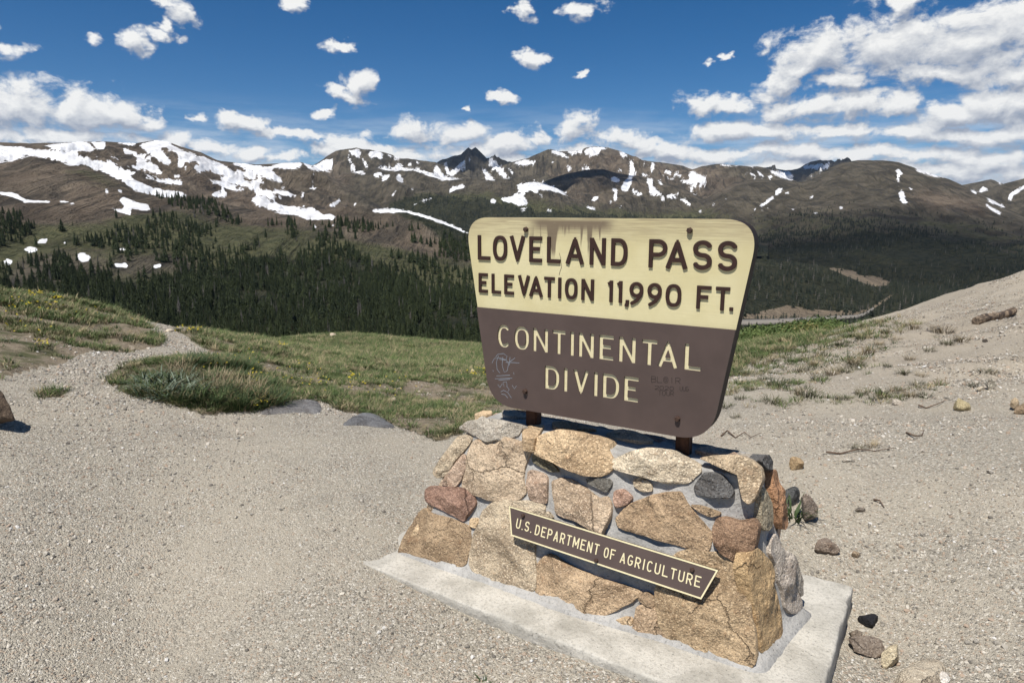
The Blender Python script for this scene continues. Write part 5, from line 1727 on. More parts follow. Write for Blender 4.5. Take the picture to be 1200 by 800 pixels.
def glyph(ch, w, t):
    h = t / 2
    L, R, B, T = h, w - h, h, 1 - h
    cx, rx = w / 2, (w - t) / 2
    if ch == 'L':
        return [[(L, 0), (L, 1)], [(0, B), (w, B)]]
    if ch in 'O0':
        return [arc(cx, .5, rx, .5 - h, 0, 360, 48, 2.5)]
    if ch == 'V':
        return [[(h * .9, 1), (cx, h * 1.2)], [(w - h * .9, 1), (cx, h * 1.2)], [(cx - h * .5, h), (cx + h * .5, h)]]
    if ch == 'E':
        return [[(L, 0), (L, 1)], [(0, B), (w, B)], [(0, T), (w, T)], [(0, .52), (w * .82, .52)]]
    if ch == 'F':
        return [[(L, 0), (L, 1)], [(0, T), (w, T)], [(0, .52), (w * .8, .52)]]
    if ch == 'A':
        return [[(h * .9, 0), (cx, 1 - h * 1.2)], [(w - h * .9, 0), (cx, 1 - h * 1.2)], [(cx - h * .5, 1 - h), (cx + h * .5, 1 - h)], [(w * .22, .30), (w * .78, .30)]]
    if ch == 'N':
        return [[(L, 0), (L, 1)], [(R, 0), (R, 1)], [(L, 1 - h * .6), (R, h * .6)]]
    if ch == 'M':
        return [[(L, 0), (L, 1)], [(R, 0), (R, 1)], [(L, 1 - h * .5), (cx, .25)], [(R, 1 - h * .5), (cx, .25)]]
    if ch == 'D':
        return [[(L, 0), (L, 1)], [(0, T), (w * .45, T)] + arc(w * .45, .5, R - w * .45, .5 - h, 90, -90, 22) + [(0, B)]]
    if ch in 'PR':
        m = .46
        g = [[(L, 0), (L, 1)], [(0, T), (w * .5, T)] + arc(w * .5, (T + m) / 2, R - w * .5, (T - m) / 2, 90, -90, 18, 2.0) + [(0, m)]]
        if ch == 'R':
            g.append([(w * .48, m), (w - h * .9, 0)])
        return g
    if ch == 'S':
        ry = (1 - t) / 4
        return [arc(cx, T - ry, rx, ry, 18, 270, 22, 2.1) + arc(cx, B + ry, rx, ry, 90, -162, 22, 2.1)]
    if ch == 'T':
        return [[(0, T), (w, T)], [(cx, 0), (cx, 1)]]
    if ch == 'I':
        return [[(cx, 0), (cx, 1)]]
    if ch == 'C':
        return [arc(cx, .5, rx, .5 - h, 42, 318, 36, 2.4)]
    if ch == 'G':
        return [arc(cx, .5, rx, .5 - h, 42, 340, 36, 2.4), [(R, .2), (R, .46)], [(cx, .46), (w, .46)]]
    if ch == 'U':
        return [[(L, 1), (L, .32)] + arc(cx, .32, rx, .32 - h, 180, 360, 18, 2.2) + [(R, 1)]]
    if ch == '1':
        return [[(R, 0), (R, 1)], [(R, T), (0.0, T - .10)]]
    if ch == '9':
        ry = .27
        return [arc(cx, T - ry, rx, ry, 0, 360, 40, 2.1), [(R, T - ry), (R * .98, .52), (R * .86, .36), (R * .62, .17), (w * .20, .03)]]
    if ch == '2':
        return [arc(cx, .72, rx, .28 - h, 165, -30, 16) + [(L, B)], [(0, B), (w, B)]]
    if ch == 'B':
        return [[(L, 0), (L, 1)], [(0, T), (w * .5, T)] + arc(w * .5, .75, rx * .9, .25 - h, 90, -90, 10) + [(0, .5)], [(0, .5), (w * .5, .5)] + arc(w * .5, .27, rx, .27 - h, 90, -90, 10) + [(0, B)]]
    if ch == '@':
        return [arc(cx, .5, rx, .5 - h, 0, 360, 30), arc(cx, .5, rx * .45, .25, 0, 360, 16)]
    if ch == '.':
        return [[(0, h * 1.1), (w, h * 1.1)]]
    if ch == ',':
        return [[(w * .6, t), (w * .6, h * .3)], [(w * .65, h * .6), (w * .15, -t * .9)]]
    return []


def contours(ch, w, t, hgt):
    """closed outlines (outer and holes) of a glyph of height 1, width w"""
    segs = []
    dots = []
    for st in glyph(ch, w, t):
        for a, b in zip(st[:-1], st[1:]):
            segs.append((a, b))
        dots += st[1:-1]
    if ch in 'OO0@9':
        for st in glyph(ch, w, t):
            dots += st
    res = 0.0165
    xs = np.arange(-.10, w + .11, res)
    ys = np.arange(-.25, 1.11, res)
    X, Y = np.meshgrid(xs, ys)
    S = np.full(X.shape, 9.0)
    for (x0, y0), (x1, y1) in segs:
        dx, dy = x1 - x0, y1 - y0
        Ls = math.hypot(dx, dy)
        if Ls < 1e-6:
            continue
        ux, uy = dx / Ls, dy / Ls
        lx = (X - (x0 + x1) / 2) * ux + (Y - (y0 + y1) / 2) * uy
        ly = -(X - (x0 + x1) / 2) * uy + (Y - (y0 + y1) / 2) * ux
        qx_, qy_ = np.abs(lx) - Ls / 2, np.abs(ly) - t / 2
        S = np.minimum(S, np.hypot(np.maximum(qx_, 0), np.maximum(qy_, 0)) + np.minimum(np.maximum(qx_, qy_), 0))
    for x, y in dots:
        S = np.minimum(S, np.hypot(X - x, Y - y) - t / 2)
    # marching squares
    nxt = {}
    ny, nx = S.shape
    ins = S < 0

    def cut(i0, j0, i1, j1):
        a, b = S[i0, j0], S[i1, j1]
        f = a / (a - b) if a != b else .5
        return (xs[j0] + (xs[j1] - xs[j0]) * f, ys[i0] + (ys[i1] - ys[i0]) * f)
    code = ins[:-1, :-1] * 1 + ins[:-1, 1:] * 2 + ins[1:, 1:] * 4 + ins[1:, :-1] * 8
    TBL = {1: [(3, 0)], 2: [(0, 1)], 3: [(3, 1)], 4: [(1, 2)], 5: [(3, 0), (1, 2)], 6: [(0, 2)], 7: [(3, 2)], 8: [(2, 3)], 9: [(2, 0)], 10: [(0, 1), (2, 3)], 11: [(2, 1)], 12: [(1, 3)], 13: [(1, 0)], 14: [(0, 3)]}
    pos = {}
    for i, j in zip(*np.nonzero((code > 0) & (code < 15))):
        ek = {0: ('h', i, j), 1: ('v', i, j + 1), 2: ('h', i + 1, j), 3: ('v', i, j)}
        for a, b in TBL[int(code[i, j])]:
            for e in (a, b):
                k = ek[e]
                if k not in pos:
                    pos[k] = cut(k[1], k[2], k[1], k[2] + 1) if k[0] == 'h' else cut(k[1], k[2], k[1] + 1, k[2])
            nxt[ek[a]] = ek[b]
    loops = []
    while nxt:
        k0, k = next(iter(nxt.items()))
        lp = [k0]
        del nxt[k0]
        while k != k0 and k in nxt:
            lp.append(k)
            k2 = nxt[k]
            del nxt[k]
            k = k2
        p = np.array([pos[q] for q in lp])
        # drop points on straight runs
        keep = []
        for q in range(len(p)):
            a, b, c = p[q - 1], p[q], p[(q + 1) % len(p)]
            cr = abs((b[0] - a[0]) * (c[1] - b[1]) - (b[1] - a[1]) * (c[0] - b[0]))
            if cr > 1.2e-6:
                keep.append(b)
        if len(keep) > 3:
            loops.append(np.array(keep) * hgt)
    return loops


def loop_area(p):
    return .5 * np.sum(p[:, 0] * np.roll(p[:, 1], -1) - p[:, 1] * np.roll(p[:, 0], -1))


def inside(pt, poly):
    x, y = pt
    r = False
    for i in range(len(poly)):
        (xa, ya), (xb, yb) = poly[i], poly[(i + 1) % len(poly)]
        if (ya > y) != (yb > y) and x < (xb - xa) * (y - ya) / (yb - ya) + xa:
            r = not r
    return r


def plate(loops, depth, origin, ex, ey, ez, name, bevel=0.0):
    """a flat plate with holes: loops in the plane (ex, ey), its face raised by depth along ez"""
    ls = sorted(loops, key=lambda p: -abs(loop_area(p)))
    groups = []
    for p in ls:
        home = None
        for g in groups:
            if inside(p[0], g[0]) and not any(inside(p[0], hq) for hq in g[1:]):
                home = g
                break
        (home.append(p) if home is not None else groups.append([p]))
    V, T = [], []
    for g in groups:
        vec = [[Vector((x, y, 0)) for x, y in p] for p in g]
        tri = tessellate_polygon(vec)
        flat = np.concatenate(g)
        b = len(V)
        nV = len(flat)
        V += [(x, y, depth) for x, y in flat] + [(x, y, 0.0) for x, y in flat]
        for a_, b_, c_ in tri:
            pa, pb, pc_ = flat[a_], flat[b_], flat[c_]
            s = (pb[0] - pa[0]) * (pc_[1] - pa[1]) - (pb[1] - pa[1]) * (pc_[0] - pa[0])
            T.append((b + a_, b + b_, b + c_) if s > 0 else (b + a_, b + c_, b + b_))
        o = 0
        for gi_, p in enumerate(g):
            m = len(p)
            ccw = loop_area(p) > 0
            flip = ccw != (gi_ == 0)
            for q in range(m):
                i0, i1 = b + o + q, b + o + (q + 1) % m
                j0, j1 = i0 + nV, i1 + nV
                T += [(i0, j0, j1), (i0, j1, i1)] if not flip else [(i0, j1, j0), (i0, i1, j1)]
            o += m
    V = np.array(V)
    W = np.asarray(origin) + V[:, :1] * np.asarray(ex) + V[:, 1:2] * np.asarray(ey) + V[:, 2:3] * np.asarray(ez)
    return mesh_np(name, W, None, np.array(T), smooth=False)


# ------------------------------------------------------------------ the pass sign
EX, EY, EZ = np.array([1.0, 0, 0]), np.array([0, 0, 1.0]), np.array([0, -1.0, 0])
S_ORG = np.array([.812, .31, .61])
sign = empty('pass_sign', wld(S_ORG), YAW, label='cream and brown routed wooden pass sign bolted to two posts above the plinth', category='sign')


def m_cream():
    m, n, b = material('weathered_cream_paint')
    co = n.add('ShaderNodeTexCoord').outputs['Object']
    st = n.vmath('MULTIPLY', co, (3.0, 3.0, 90.0))
    grain = n.noise(st, 3.0, 6.0, 0.6, 0.2)
    big = n.noise(co, 4.5, 5.0, 0.6)
    s = n.add('ShaderNodeSeparateXYZ', {0: co})
    x, z = s.outputs[0], s.outputs[2]
    c = n.mix(n.ramp(big, 0.3, 0.7), (0.60, 0.53, 0.29), (0.68, 0.615, 0.37))
    # bare, weathered wood along the top edge
    edge = n.math('MULTIPLY', n.ramp(z, 0.77, 0.88), n.ramp(grain, 0.38, 0.62, 0.35, 1.0))
    c = n.mix(n.math('MULTIPLY', edge, 0.85), c, (0.36, 0.295, 0.18))
    side = n.math('MULTIPLY', n.ramp(n.math('ABSOLUTE', x), 0.50, 0.61), n.ramp(big, 0.35, 0.65, 0.2, 1.0))
    c = n.mix(n.math('MULTIPLY', side, 0.35), c, (0.42, 0.345, 0.19))
    # smoky brown stain with drips above the middle letters
    drip = n.noise(n.vmath('MULTIPLY', co, (30.0, 1.0, 2.0)), 1.0, 4.0, 0.6)
    low = n.math('SUBTRACT', 0.845, n.math('MULTIPLY', n.ramp(drip, 0.46, 0.66), 0.10))
    inx = n.math('MULTIPLY', n.ramp(x, -0.315, -0.24), n.ramp(x, 0.10, 0.03))
    stn = n.math('MULTIPLY', inx, n.ramp(n.math('SUBTRACT', z, low), -0.022, 0.03))
    stn = n.math('MULTIPLY', stn, n.ramp(z, 0.898, 0.878))
    c = n.mix(n.math('MULTIPLY', stn, 0.92), c, (0.165, 0.125, 0.085))
    c = n.mix(n.ramp(n.noise(co, 60.0, 4.0, 0.7), 0.62, 0.75, 0.0, 0.25), c, (0.40, 0.34, 0.22))
    put(n, b, c, 0.7, grain, 0.18, 0.003, 0.3)
    return m


M_CREAM = m_cream()
M_BROWN = m_simple('weathered_brown_paint', (0.088, 0.063, 0.055), 0.62, .10, 6.0, .25, .004)
M_DARKB = m_simple('dark_brown_letter_paint', (0.040, 0.019, 0.014), 0.55, .12, 40.0, .2, .002)
M_EDGE = m_simple('dark_painted_edge', (0.022, 0.014, 0.012), 0.7, .2, 20.0)
M_LET = m_simple('cream_letter_paint', (0.72, 0.64, 0.40), 0.65, .07, 60.0, .3, .002)
M_RUST = m_simple('rust_brown_steel', (0.075, 0.033, 0.018), 0.75, .35, 45.0, .5, .003)
M_BOLT = m_simple('rusty_bolt_head', (0.062, 0.036, 0.026), 0.55, .3, 120.0, .4, .002)

CB, TOPC, BOTC = .812, 1.506, .695


def half_w(c):
    return .487 + (c - BOTC) * (.617 - .487) / (TOPC - BOTC)


out_ = np.array([[-half_w(BOTC), BOTC, 0], [half_w(BOTC), BOTC, 0], [half_w(TOPC), TOPC, 0], [-half_w(TOPC), TOPC, 0]])
outline = round_poly(out_, .125, 12)[:, :2]                 # centred on the board, c upward
SPLIT = 1.121
lo_pts = [p for p in outline if p[1] < SPLIT]
i0 = int(np.argmax([p[1] < SPLIT and outline[k - 1][1] >= SPLIT for k, p in enumerate(outline)]))
lower = []
for k in range(len(outline)):
    p = outline[(i0 + k) % len(outline)]
    if p[1] < SPLIT:
        lower.append(p)
lower = np.array([[-half_w(SPLIT), SPLIT]] + lower + [[half_w(SPLIT), SPLIT]])
S_O = np.array([CB, 0, 0]) - S_ORG                           # board drawing origin inside the sign's own frame
B_FACE = .245 - .31 + .31
board_me = plate([outline], .058, S_O + [0, .245 + .058 , 0], EX, EY, EZ, 'board')
brd = link('board', board_me, [M_CREAM, M_EDGE], sign)
nrm = np.zeros(len(board_me.polygons) * 3)
board_me.polygons.foreach_get('normal', nrm)
mi = np.where(nrm.reshape(-1, 3)[:, 1] < -.9, 0, 1).astype(np.int32)
board_me.polygons.foreach_set('material_index', mi)
# back of the board
link('back_board', plate([outline * [-1, 1]], .004, S_O + [0, .303, 0], -EX, EY, -EZ, 'back_board'), M_EDGE, brd)


def word_rows():
    R1 = dict(t=.150, c0=1.3265, h=.1045, txt='LOVELANDPASS', x=[(-0.536, -0.473), (-0.458, -0.388), (-0.374, -0.302), (-0.28, -0.221), (-0.197, -0.137), (-0.112, -0.032), (-0.007, 0.06), (0.083, 0.15), (0.235, 0.305), (0.301, 0.383), (0.401, 0.47), (0.49, 0.558)])
    R2 = dict(t=.158, c0=1.186, h=.084, txt='ELEVATION11,990FT.', x=[(-0.533, -0.487), (-0.466, -0.42), (-0.402, -0.355), (-0.334, -0.278), (-0.28, -0.216), (-0.209, -0.161), (-0.144, -0.131), (-0.113, -0.058), (-0.04, 0.014), (0.075, 0.094), (0.114, 0.133), (0.148, 0.16), (0.163, 0.218), (0.235, 0.29), (0.306, 0.365), (0.422, 0.474), (0.490, 0.540), (0.541, 0.554)])
    R3 = dict(t=.155, c0=.957, h=.0985, txt='CONTINENTAL', x=[(-0.435, -0.371), (-0.35, -0.279), (-0.258, -0.188), (-0.166, -0.107), (-0.084, -0.068), (-0.046, 0.02), (0.044, 0.105), (0.128, 0.196), (0.222, 0.282), (0.286, 0.363), (0.389, 0.45)])
    R4 = dict(t=.155, c0=.8035, h=.099, txt='DIVIDE', x=[(-0.2, -0.133), (-0.112, -0.094), (-0.068, 0.0), (0.024, 0.041), (0.063, 0.133), (0.154, 0.213)])
    return R1, R2, R3, R4


holes = []
for ri, row in enumerate(word_rows()):
    for ch, (xa, xb) in zip(row['txt'], row['x']):
        ls = contours(ch, (xb - xa) / row['h'], row['t'], row['h'])
        ls = [p + [xa - .012, row['c0']] for p in ls]
        if ri < 2:
            link('letter', plate(ls, .0065, S_O + [0, .2455, 0], EX, EY, EZ, 'letter'), M_DARKB, brd)
        else:
            holes.append((ls, ch))
panel_loops = [lower] + [p for ls, ch in holes for p in ls]
pnl = link('brown_panel', plate(panel_loops, .007, S_O + [0, .2448, 0], EX, EY, EZ, 'brown_panel'), M_BROWN, sign)
for ls, ch in holes:
    link('letter', plate([ (p - p.mean(0)) * .999 + p.mean(0) for p in ls], .0008, S_O + [0, .2446, 0], EX, EY, EZ, 'letter'), M_LET, pnl)


def ribbon(polys, wd, b, name):
    V, Q = [], []
    for p in polys:
        p = np.array(p, float)
        d = np.gradient(p, axis=0)
        d /= np.maximum(np.linalg.norm(d, axis=1), 1e-9)[:, None]
        nn = np.stack([-d[:, 1], d[:, 0]], 1) * wd / 2
        k = len(V)
        for q, m in zip(p, nn):
            V += [(q[0] + m[0], b, q[1] + m[1]), (q[0] - m[0], b, q[1] - m[1])]
        Q += [(k + 2 * i, k + 2 * i + 1, k + 2 * i + 3, k + 2 * i + 2) for i in range(len(p) - 1)]
    return mesh_np(name, np.array(V) + S_O, np.array(Q), None, smooth=False)


def on_board(px, py):
    P = hit(np.asarray(px, float), np.asarray(py, float), [0, .24, 0], np.array([0, -1.0, 0]))
    return np.stack([P[..., 0] - CB, P[..., 2]], -1)


zc = lambda pts: on_board([550 + x / 5.928 for x, y in pts], [360 + y / 5.928 for x, y in pts])
zd_ = lambda pts: on_board([700 + x / 5.0 for x, y in pts], [380 + y / 5.0 for x, y in pts])
tag = [[(185, 345), (200, 325), (240, 320), (265, 340), (255, 365), (210, 360)], [(205, 335), (190, 380), (195, 430), (215, 455)], [(235, 345), (230, 400), (245, 450), (265, 440)], [(160, 385), (175, 355), (215, 350), (260, 365), (275, 390), (265, 440)],
       [(285, 345), (280, 400)], [(255, 380), (350, 385)], [(285, 375), (320, 350)], [(190, 475), (285, 470)], [(180, 495), (300, 490)], [(205, 505), (285, 498)], [(200, 535), (215, 555), (230, 530), (245, 550), (235, 520), (260, 515), (265, 545)],
       [(260, 545), (280, 570), (270, 580)], [(300, 540), (315, 565), (330, 545)], [(220, 585), (240, 575), (270, 590), (285, 615), (295, 628)], [(225, 600), (250, 605), (270, 628)], [(165, 435), (170, 445)], [(310, 450), (312, 465)]]
link('graffiti', ribbon([chaikin_open for chaikin_open in [zc(p) for p in tag]], .0022, .2374, 'graffiti'), m_simple('blue_grey_marker', (0.24, 0.27, 0.31), 0.6, .15), pnl)
scr = []
for txt, x0, x1, y0, y1 in (('BL@IR', 318, 495, 338, 303), ('2020', 338, 455, 380, 358), ('UUG', 485, 540, 388, 362), ('TOUR', 358, 455, 414, 386)):
    k = len(txt)
    for i, ch in enumerate(txt):
        xa = x0 + (x1 - x0) * i / k
        wd_ = (x1 - x0) / k * .78
        for st in glyph(ch, .62, .02):
            scr.append(zd_([(xa + gx / .62 * wd_, y0 + (y1 - y0) * gy + 6 * (xa - x0) / 100) for gx, gy in st]))
link('graffiti', ribbon(scr, .0021, .2374, 'graffiti'), m_simple('faded_black_marker', (0.040, 0.030, 0.027), 0.6, .15), pnl)
z7_ = lambda pts: on_board([540 + x / 5.928 for x, y in pts], [240 + y / 5.928 for x, y in pts])
link('crack', ribbon([z7_([(680, 335), (690, 370), (692, 400), (697, 430), (685, 465), (680, 488)])], .0018, .2443, 'crack'), M_DARKB, brd)


def bolt_mesh(r=.011, h=.014):
    V, Q, T = [], [], []
    n = 6
    for z, s in ((0, 1.0), (h * .75, 1.0), (h, .8)):
        for j in range(n):
            a = j / n * 6.283 + .3
            V.append((math.cos(a) * r * s, -z, math.sin(a) * r * s))
    V.append((0, -h, 0))
    for k in range(2):
        for j in range(n):
            Q.append((k * n + j, k * n + (j + 1) % n, (k + 1) * n + (j + 1) % n, (k + 1) * n + j))
    T = [(2 * n + j, 2 * n + (j + 1) % n, 3 * n) for j in range(n)]
    return mesh_np('bolt', np.array(V), np.array(Q)[:, ::1], T, smooth=False)


BOLT = bolt_mesh()
BOLT.materials.append(M_BOLT)
for a, c, b in ((-.297, 1.458, .2455), (.385, 1.465, .2455), (-.294, .779, .238), (.374, .766, .238)):
    o = link('bolt', BOLT, None, sign)
    o.location = np.array([.8 + a, b, c]) - S_ORG


def box_mesh(x0, x1, y0, y1, z0, z1, name, bev=.004):
    bm = bmesh.new()
    bmesh.ops.create_cube(bm, size=1.0)
    for v in bm.verts:
        v.co = ((x0 + x1) / 2 + v.co.x * (x1 - x0), (y0 + y1) / 2 + v.co.y * (y1 - y0), (z0 + z1) / 2 + v.co.z * (z1 - z0))
    bmesh.ops.bevel(bm, geom=list(bm.edges), offset=bev, segments=2, affect='EDGES')
    me = bpy.data.meshes.new(name)
    bm.to_mesh(me)
    bm.free()
    return me


for a in (.492, 1.172):
    q = np.array([a, .32, 0]) - S_ORG
    link('post', box_mesh(q[0] - .027, q[0] + .027, .308 - .31, .358 - .31, .52 - .61, 1.40 - .61, 'post'), M_RUST, sign)

# ------------------------------------------------------------------ the agency plaque on the plinth face
P_OFF = N_FRONT * .050
PC = hit(np.array([596.5, 841.8, 821.9, 599.1]), np.array([592.4, 667.8, 701.8, 627.2]), BQ[0] + P_OFF, N_FRONT)
pe1 = (PC[1] - PC[0]) / np.linalg.norm(PC[1] - PC[0])
pe2 = np.cross(N_FRONT, pe1)
P_ORG = PC[3]
plq = empty('agency_plaque', wld(P_ORG), YAW, label='small brown trapezoid plaque with cream border and lettering fixed to the plinth stones', category='plaque')


def pxy(P):
    d = np.asarray(P) - P_ORG
    return np.stack([d @ pe1, d @ pe2], -1)


q4 = pxy(PC)[[3, 2, 1, 0]]
Z0 = np.zeros(3)
pb = link('panel', plate([q4], .008, -N_FRONT * .008, pe1, pe2, N_FRONT, 'panel'), M_BROWN, plq)
link('back_plate', plate([q4 * [1, 1]], .002, -N_FRONT * .0105, pe1, pe2, N_FRONT, 'back_plate'), M_EDGE, pb)


def inset(poly, d):
    n = len(poly)
    out = []
    for i in range(n):
        a, b, c = poly[i - 1], poly[i], poly[(i + 1) % n]
        e1, e2 = (b - a) / np.linalg.norm(b - a), (c - b) / np.linalg.norm(c - b)
        n1, n2 = np.array([-e1[1], e1[0]]), np.array([-e2[1], e2[0]])
        k = (n1 + n2) / (1 + n1 @ n2)
        out.append(b + k * d)
    return np.array(out)


link('border', plate([q4, inset(q4, .0052)], .0016, Z0, pe1, pe2, N_FRONT, 'border'), M_LET, pb)
for zx, zy in ((108, 110), (503, 352), (1022, 402)):
    Pb = hit(590 + zx / 4.615, 580 + zy / 4.615, BQ[0] + P_OFF, N_FRONT)
    o = link('bolt', BOLT, None, plq)
    o.location = Pb - P_ORG
    o.rotation_euler = (-math.atan2(.19, .61), 0, 0)
    o.scale = (.75, .75, .75)


def on_plq(zx, zy):
    return pxy(hit(np.asarray(590 + zx / 4.615), np.asarray(580 + zy / 4.615), BQ[0] + P_OFF, N_FRONT))


WREL = {'I': .20, '.': .12, 'M': .62}
for txt, (xa, ya), (xb, yb), (xt, yt) in (('U.S.', (66, 176), (150, 203), (68, 122)), ('DEPARTMENT', (168, 212), (512, 324), (172, 156)), ('OF', (540, 334), (600, 352), (543, 277)), ('AGRICULTURE', (628, 362), (1062, 500), (640, 307))):
    A_, B_, T_ = on_plq(xa, ya), on_plq(xb, yb), on_plq(xt, yt)
    base = (B_ - A_) / np.linalg.norm(B_ - A_)
    up_ = np.array([-base[1], base[0]])
    hg = (T_ - A_) @ up_
    rel = [WREL.get(c, .5) for c in txt]
    gap_ = .20
    tot = sum(rel) + gap_ * (len(txt) - 1)
    k = np.linalg.norm(B_ - A_) / tot
    x = 0
    for ch, rw in zip(txt, rel):
        ls = contours(ch, rw * k / hg, .115, hg)
        ls = [A_ + base * x + p[:, :1] * base + p[:, 1:] * up_ for p in ls]
        link('letter', plate(ls, .0012, N_FRONT * .0002, pe1, pe2, N_FRONT, 'letter'), M_LET, pb)
        x += (rw + gap_) * k

# ------------------------------------------------------------------ loose rocks, boulder, log, tufts, twigs
def rock(px, py, wpx, hpx_, col, label, seed, cat='rock', flat=None, group=None, sink=.18, sub=3, dep=.8, rz=None, name='rock', rough=.13):
    p = ground_at(px, py)
    d = np.linalg.norm(p - CAM)
    w_ = wpx / F * d / 2
    h_ = hpx_ / F * d / 2
    me = rock_mesh(seed, sub, 1.0, 11, rough * .7, name, 2.6)
    co = np.zeros(len(me.vertices) * 3)
    me.vertices.foreach_get('co', co)
    co = co.reshape(-1, 3)
    co = co / np.abs(co).max(0) * [w_, w_ * dep, h_ / (1 - sink) if sink < .9 else h_]
    me.vertices.foreach_set('co', co.ravel())
    me.update()
    o = link(name, me, M_GRAN, None, label=label, category=cat)
    o.color = (*col, 1)
    o.location = (p[0], p[1], p[2] + h_ * (1 - 2 * sink) / (1 - sink) if sink < .9 else p[2])
    o.rotation_euler = (0, 0, rz if rz is not None else 0.0)
    if group:
        o['group'] = group
    return o


rock(-16, 500, 66, 48, (.115, .085, .062), 'big dark brown boulder cut off by the left edge on the gravel', 701, 'boulder', sink=.12, name='boulder', sub=4)
R_ = [
    (932, 551, 18, 17, (.36, .265, .16), 'small tan blocky stone on the gravel just behind the plinth corner'),
    (924, 590, 26, 24, (.095, .10, .105), 'dark grey rock behind the green plant beside the plinth'),
    (946, 612, 22, 34, (.30, .255, .22), 'pale pinkish upright rock right of the green plant'),
    (968, 648, 30, 20, (.29, .24, .20), 'brown rock half buried in gravel beside the plinth'),
    (1001, 654, 11, 7, (.40, .32, .23), 'tiny pale tan stone right of the half-buried brown rock'),
    (1018, 733, 24, 13, (.018, .018, .022), 'black lumpy stone beside the slab corner'),
    (1014, 766, 36, 16, (.22, .185, .155), 'flat brown stone leaning by the slab edge'),
    (1042, 780, 24, 24, (.50, .44, .32), 'cream coloured rough stone on the gravel by the slab'),
    (1002, 752, 16, 14, (.25, .21, .17), 'small brown stone wedged against the slab side'),
    (1106, 800, 15, 11, (.62, .60, .57), 'small white stone beside the large pale slab rock'),
    (1008, 600, 14, 6, (.19, .165, .14), 'thin dark stone flake on the right gravel'),
    (1124, 481, 21, 14, (.46, .40, .25), 'yellowish stone with a dark hollow on the gravel slope'),
    (1159, 458, 15, 13, (.60, .58, .50), 'white angular stone high on the gravel slope'),
    (1149, 459, 11, 6, (.58, .52, .42), 'small pale stone touching the white angular stone'),
    (1187, 482, 10, 14, (.45, .36, .25), 'upright tan stone near the right edge'),
    (1197, 486, 16, 11, (.33, .25, .17), 'brown stone at the right edge of the slope'),
    (1052, 475, 13, 6, (.55, .51, .45), 'flat white stone below the tufts on the slope'),
    (1174, 391, 8, 4, (.66, .64, .60), 'tiny white stone under the log'),
    (1154, 403, 6, 4, (.07, .06, .05), 'tiny dark stone below the log'),
    (1080, 531, 8, 4, (.52, .49, .44), 'small pale chip on the open gravel right'),
    (1160, 555, 8, 4, (.55, .52, .47), 'small white chip on the far right gravel'),
    (991, 542, 10, 4, (.57, .54, .48), 'flat pale chip near the tan blocky stone'),
    (553, 438, 8, 6, (.55, .5, .42), 'pale stone in the meadow left of the sign'),
    (390, 395, 9, 5, (.55, .48, .38), 'pale rock on top of the far grassy hump'),
    (200, 389, 10, 4, (.60, .54, .45), 'pale flat rock at the trail crest'),
    (535, 478, 9, 8, (.36, .34, .26), 'lichen grey stone in the grass just left of the plinth'),
    (566, 452, 9, 4, (.56, .52, .44), 'flat pale stone in the meadow beside the sign corner'),
    (460, 470, 8, 4, (.50, .45, .37), 'small pale stone in the sloping meadow'),
    (155, 411, 9, 6, (.45, .40, .33), 'pale stone at the foot of the left hummock beside the trail'),
]
for i, (px, py, w_, h_, col, lab) in enumerate(R_):
    rock(px, py, w_ * .88, h_ * .9, col, lab, 720 + i, 'stone', name='stone', sub=3 if w_ > 14 else 2, rough=.16, rz=None)


def flat_rock(pts, lift, thick, col, label, seed, name='slab_rock', fade=.6):
    """a flat-lying rock whose outline is known: outline points on the ground, top face raised by lift"""
    r = np.random.default_rng(seed)
    G = np.array([ground_at(x, y) for x, y in pts])
    c = G.mean(0)
    q = dens_loop(chaikin(G - c, 2), 40)
    V = [q * [1.04, 1.04, 1] - [0, 0, thick], q * 1.0]
    for s in (.97, .9, .78, .6, .4, .2, .05):
        p = q * s
        p = p + np.stack([np.zeros(40), np.zeros(40), lift * (1 - s ** 4) ** .6 + .012 * (fbm(p * 9 + seed, 4, seed, ridged=True) - .6)], 1)
        V.append(p)
    V = np.array(V)
    me = mesh_np(name, np.vstack([V.reshape(-1, 3), V[-1].mean(0)]), grid_faces(len(V), 40, True), [((len(V) - 1) * 40 + j, (len(V) - 1) * 40 + (j + 1) % 40, len(V) * 40) for j in range(40)])
    o = link(name, me, M_GRAN, None, label=label, category='rock')
    o.location = c
    o.color = (*col, 1)
    return o


flat_rock([(300, 487), (318, 476), (340, 470), (360, 468), (374, 471), (378, 480), (374, 487), (352, 484), (330, 486)], .02, .08, (.19, .19, .195), 'flat blue-grey slate rock at the grass edge left of the other slate', 801)
flat_rock([(398, 500), (412, 489), (428, 484), (440, 486), (452, 493), (466, 502), (448, 502), (424, 499)], .02, .08, (.165, .172, .185), 'flat blue-grey slate rock nearer the plinth at the gravel edge', 802)
flat_rock([(1046, 800), (1062, 786), (1084, 776), (1106, 782), (1110, 790), (1096, 812), (1060, 818)], .045, .05, (.47, .42, .34), 'large pale flat rock at the bottom edge right of the slab', 803)


# weathered log
def log_mesh(L, r):
    rows, n = [], 18
    for k, t in enumerate(np.concatenate([[0, 0], np.linspace(0, 1, 30), [1, 1]])):
        s = (0 if k == 0 or k == 33 else (.85 if k in (1, 32) else 1))
        a = np.linspace(0, 6.283, n, endpoint=False)
        rr = r * s * (1 - .18 * t) * (1 + .5 * (fbm(np.stack([np.cos(a) * 1.3 + 7, np.sin(a) * 1.3, np.full(n, t * 5)], 1), 4, 31) - .5))
        rows.append(np.stack([np.full(n, (t - .5) * L), np.cos(a) * rr, np.sin(a) * rr + .012 * L * math.sin(t * 7.1)], 1))
    return mesh_np('log', np.concatenate(rows), grid_faces(len(rows), n, True))


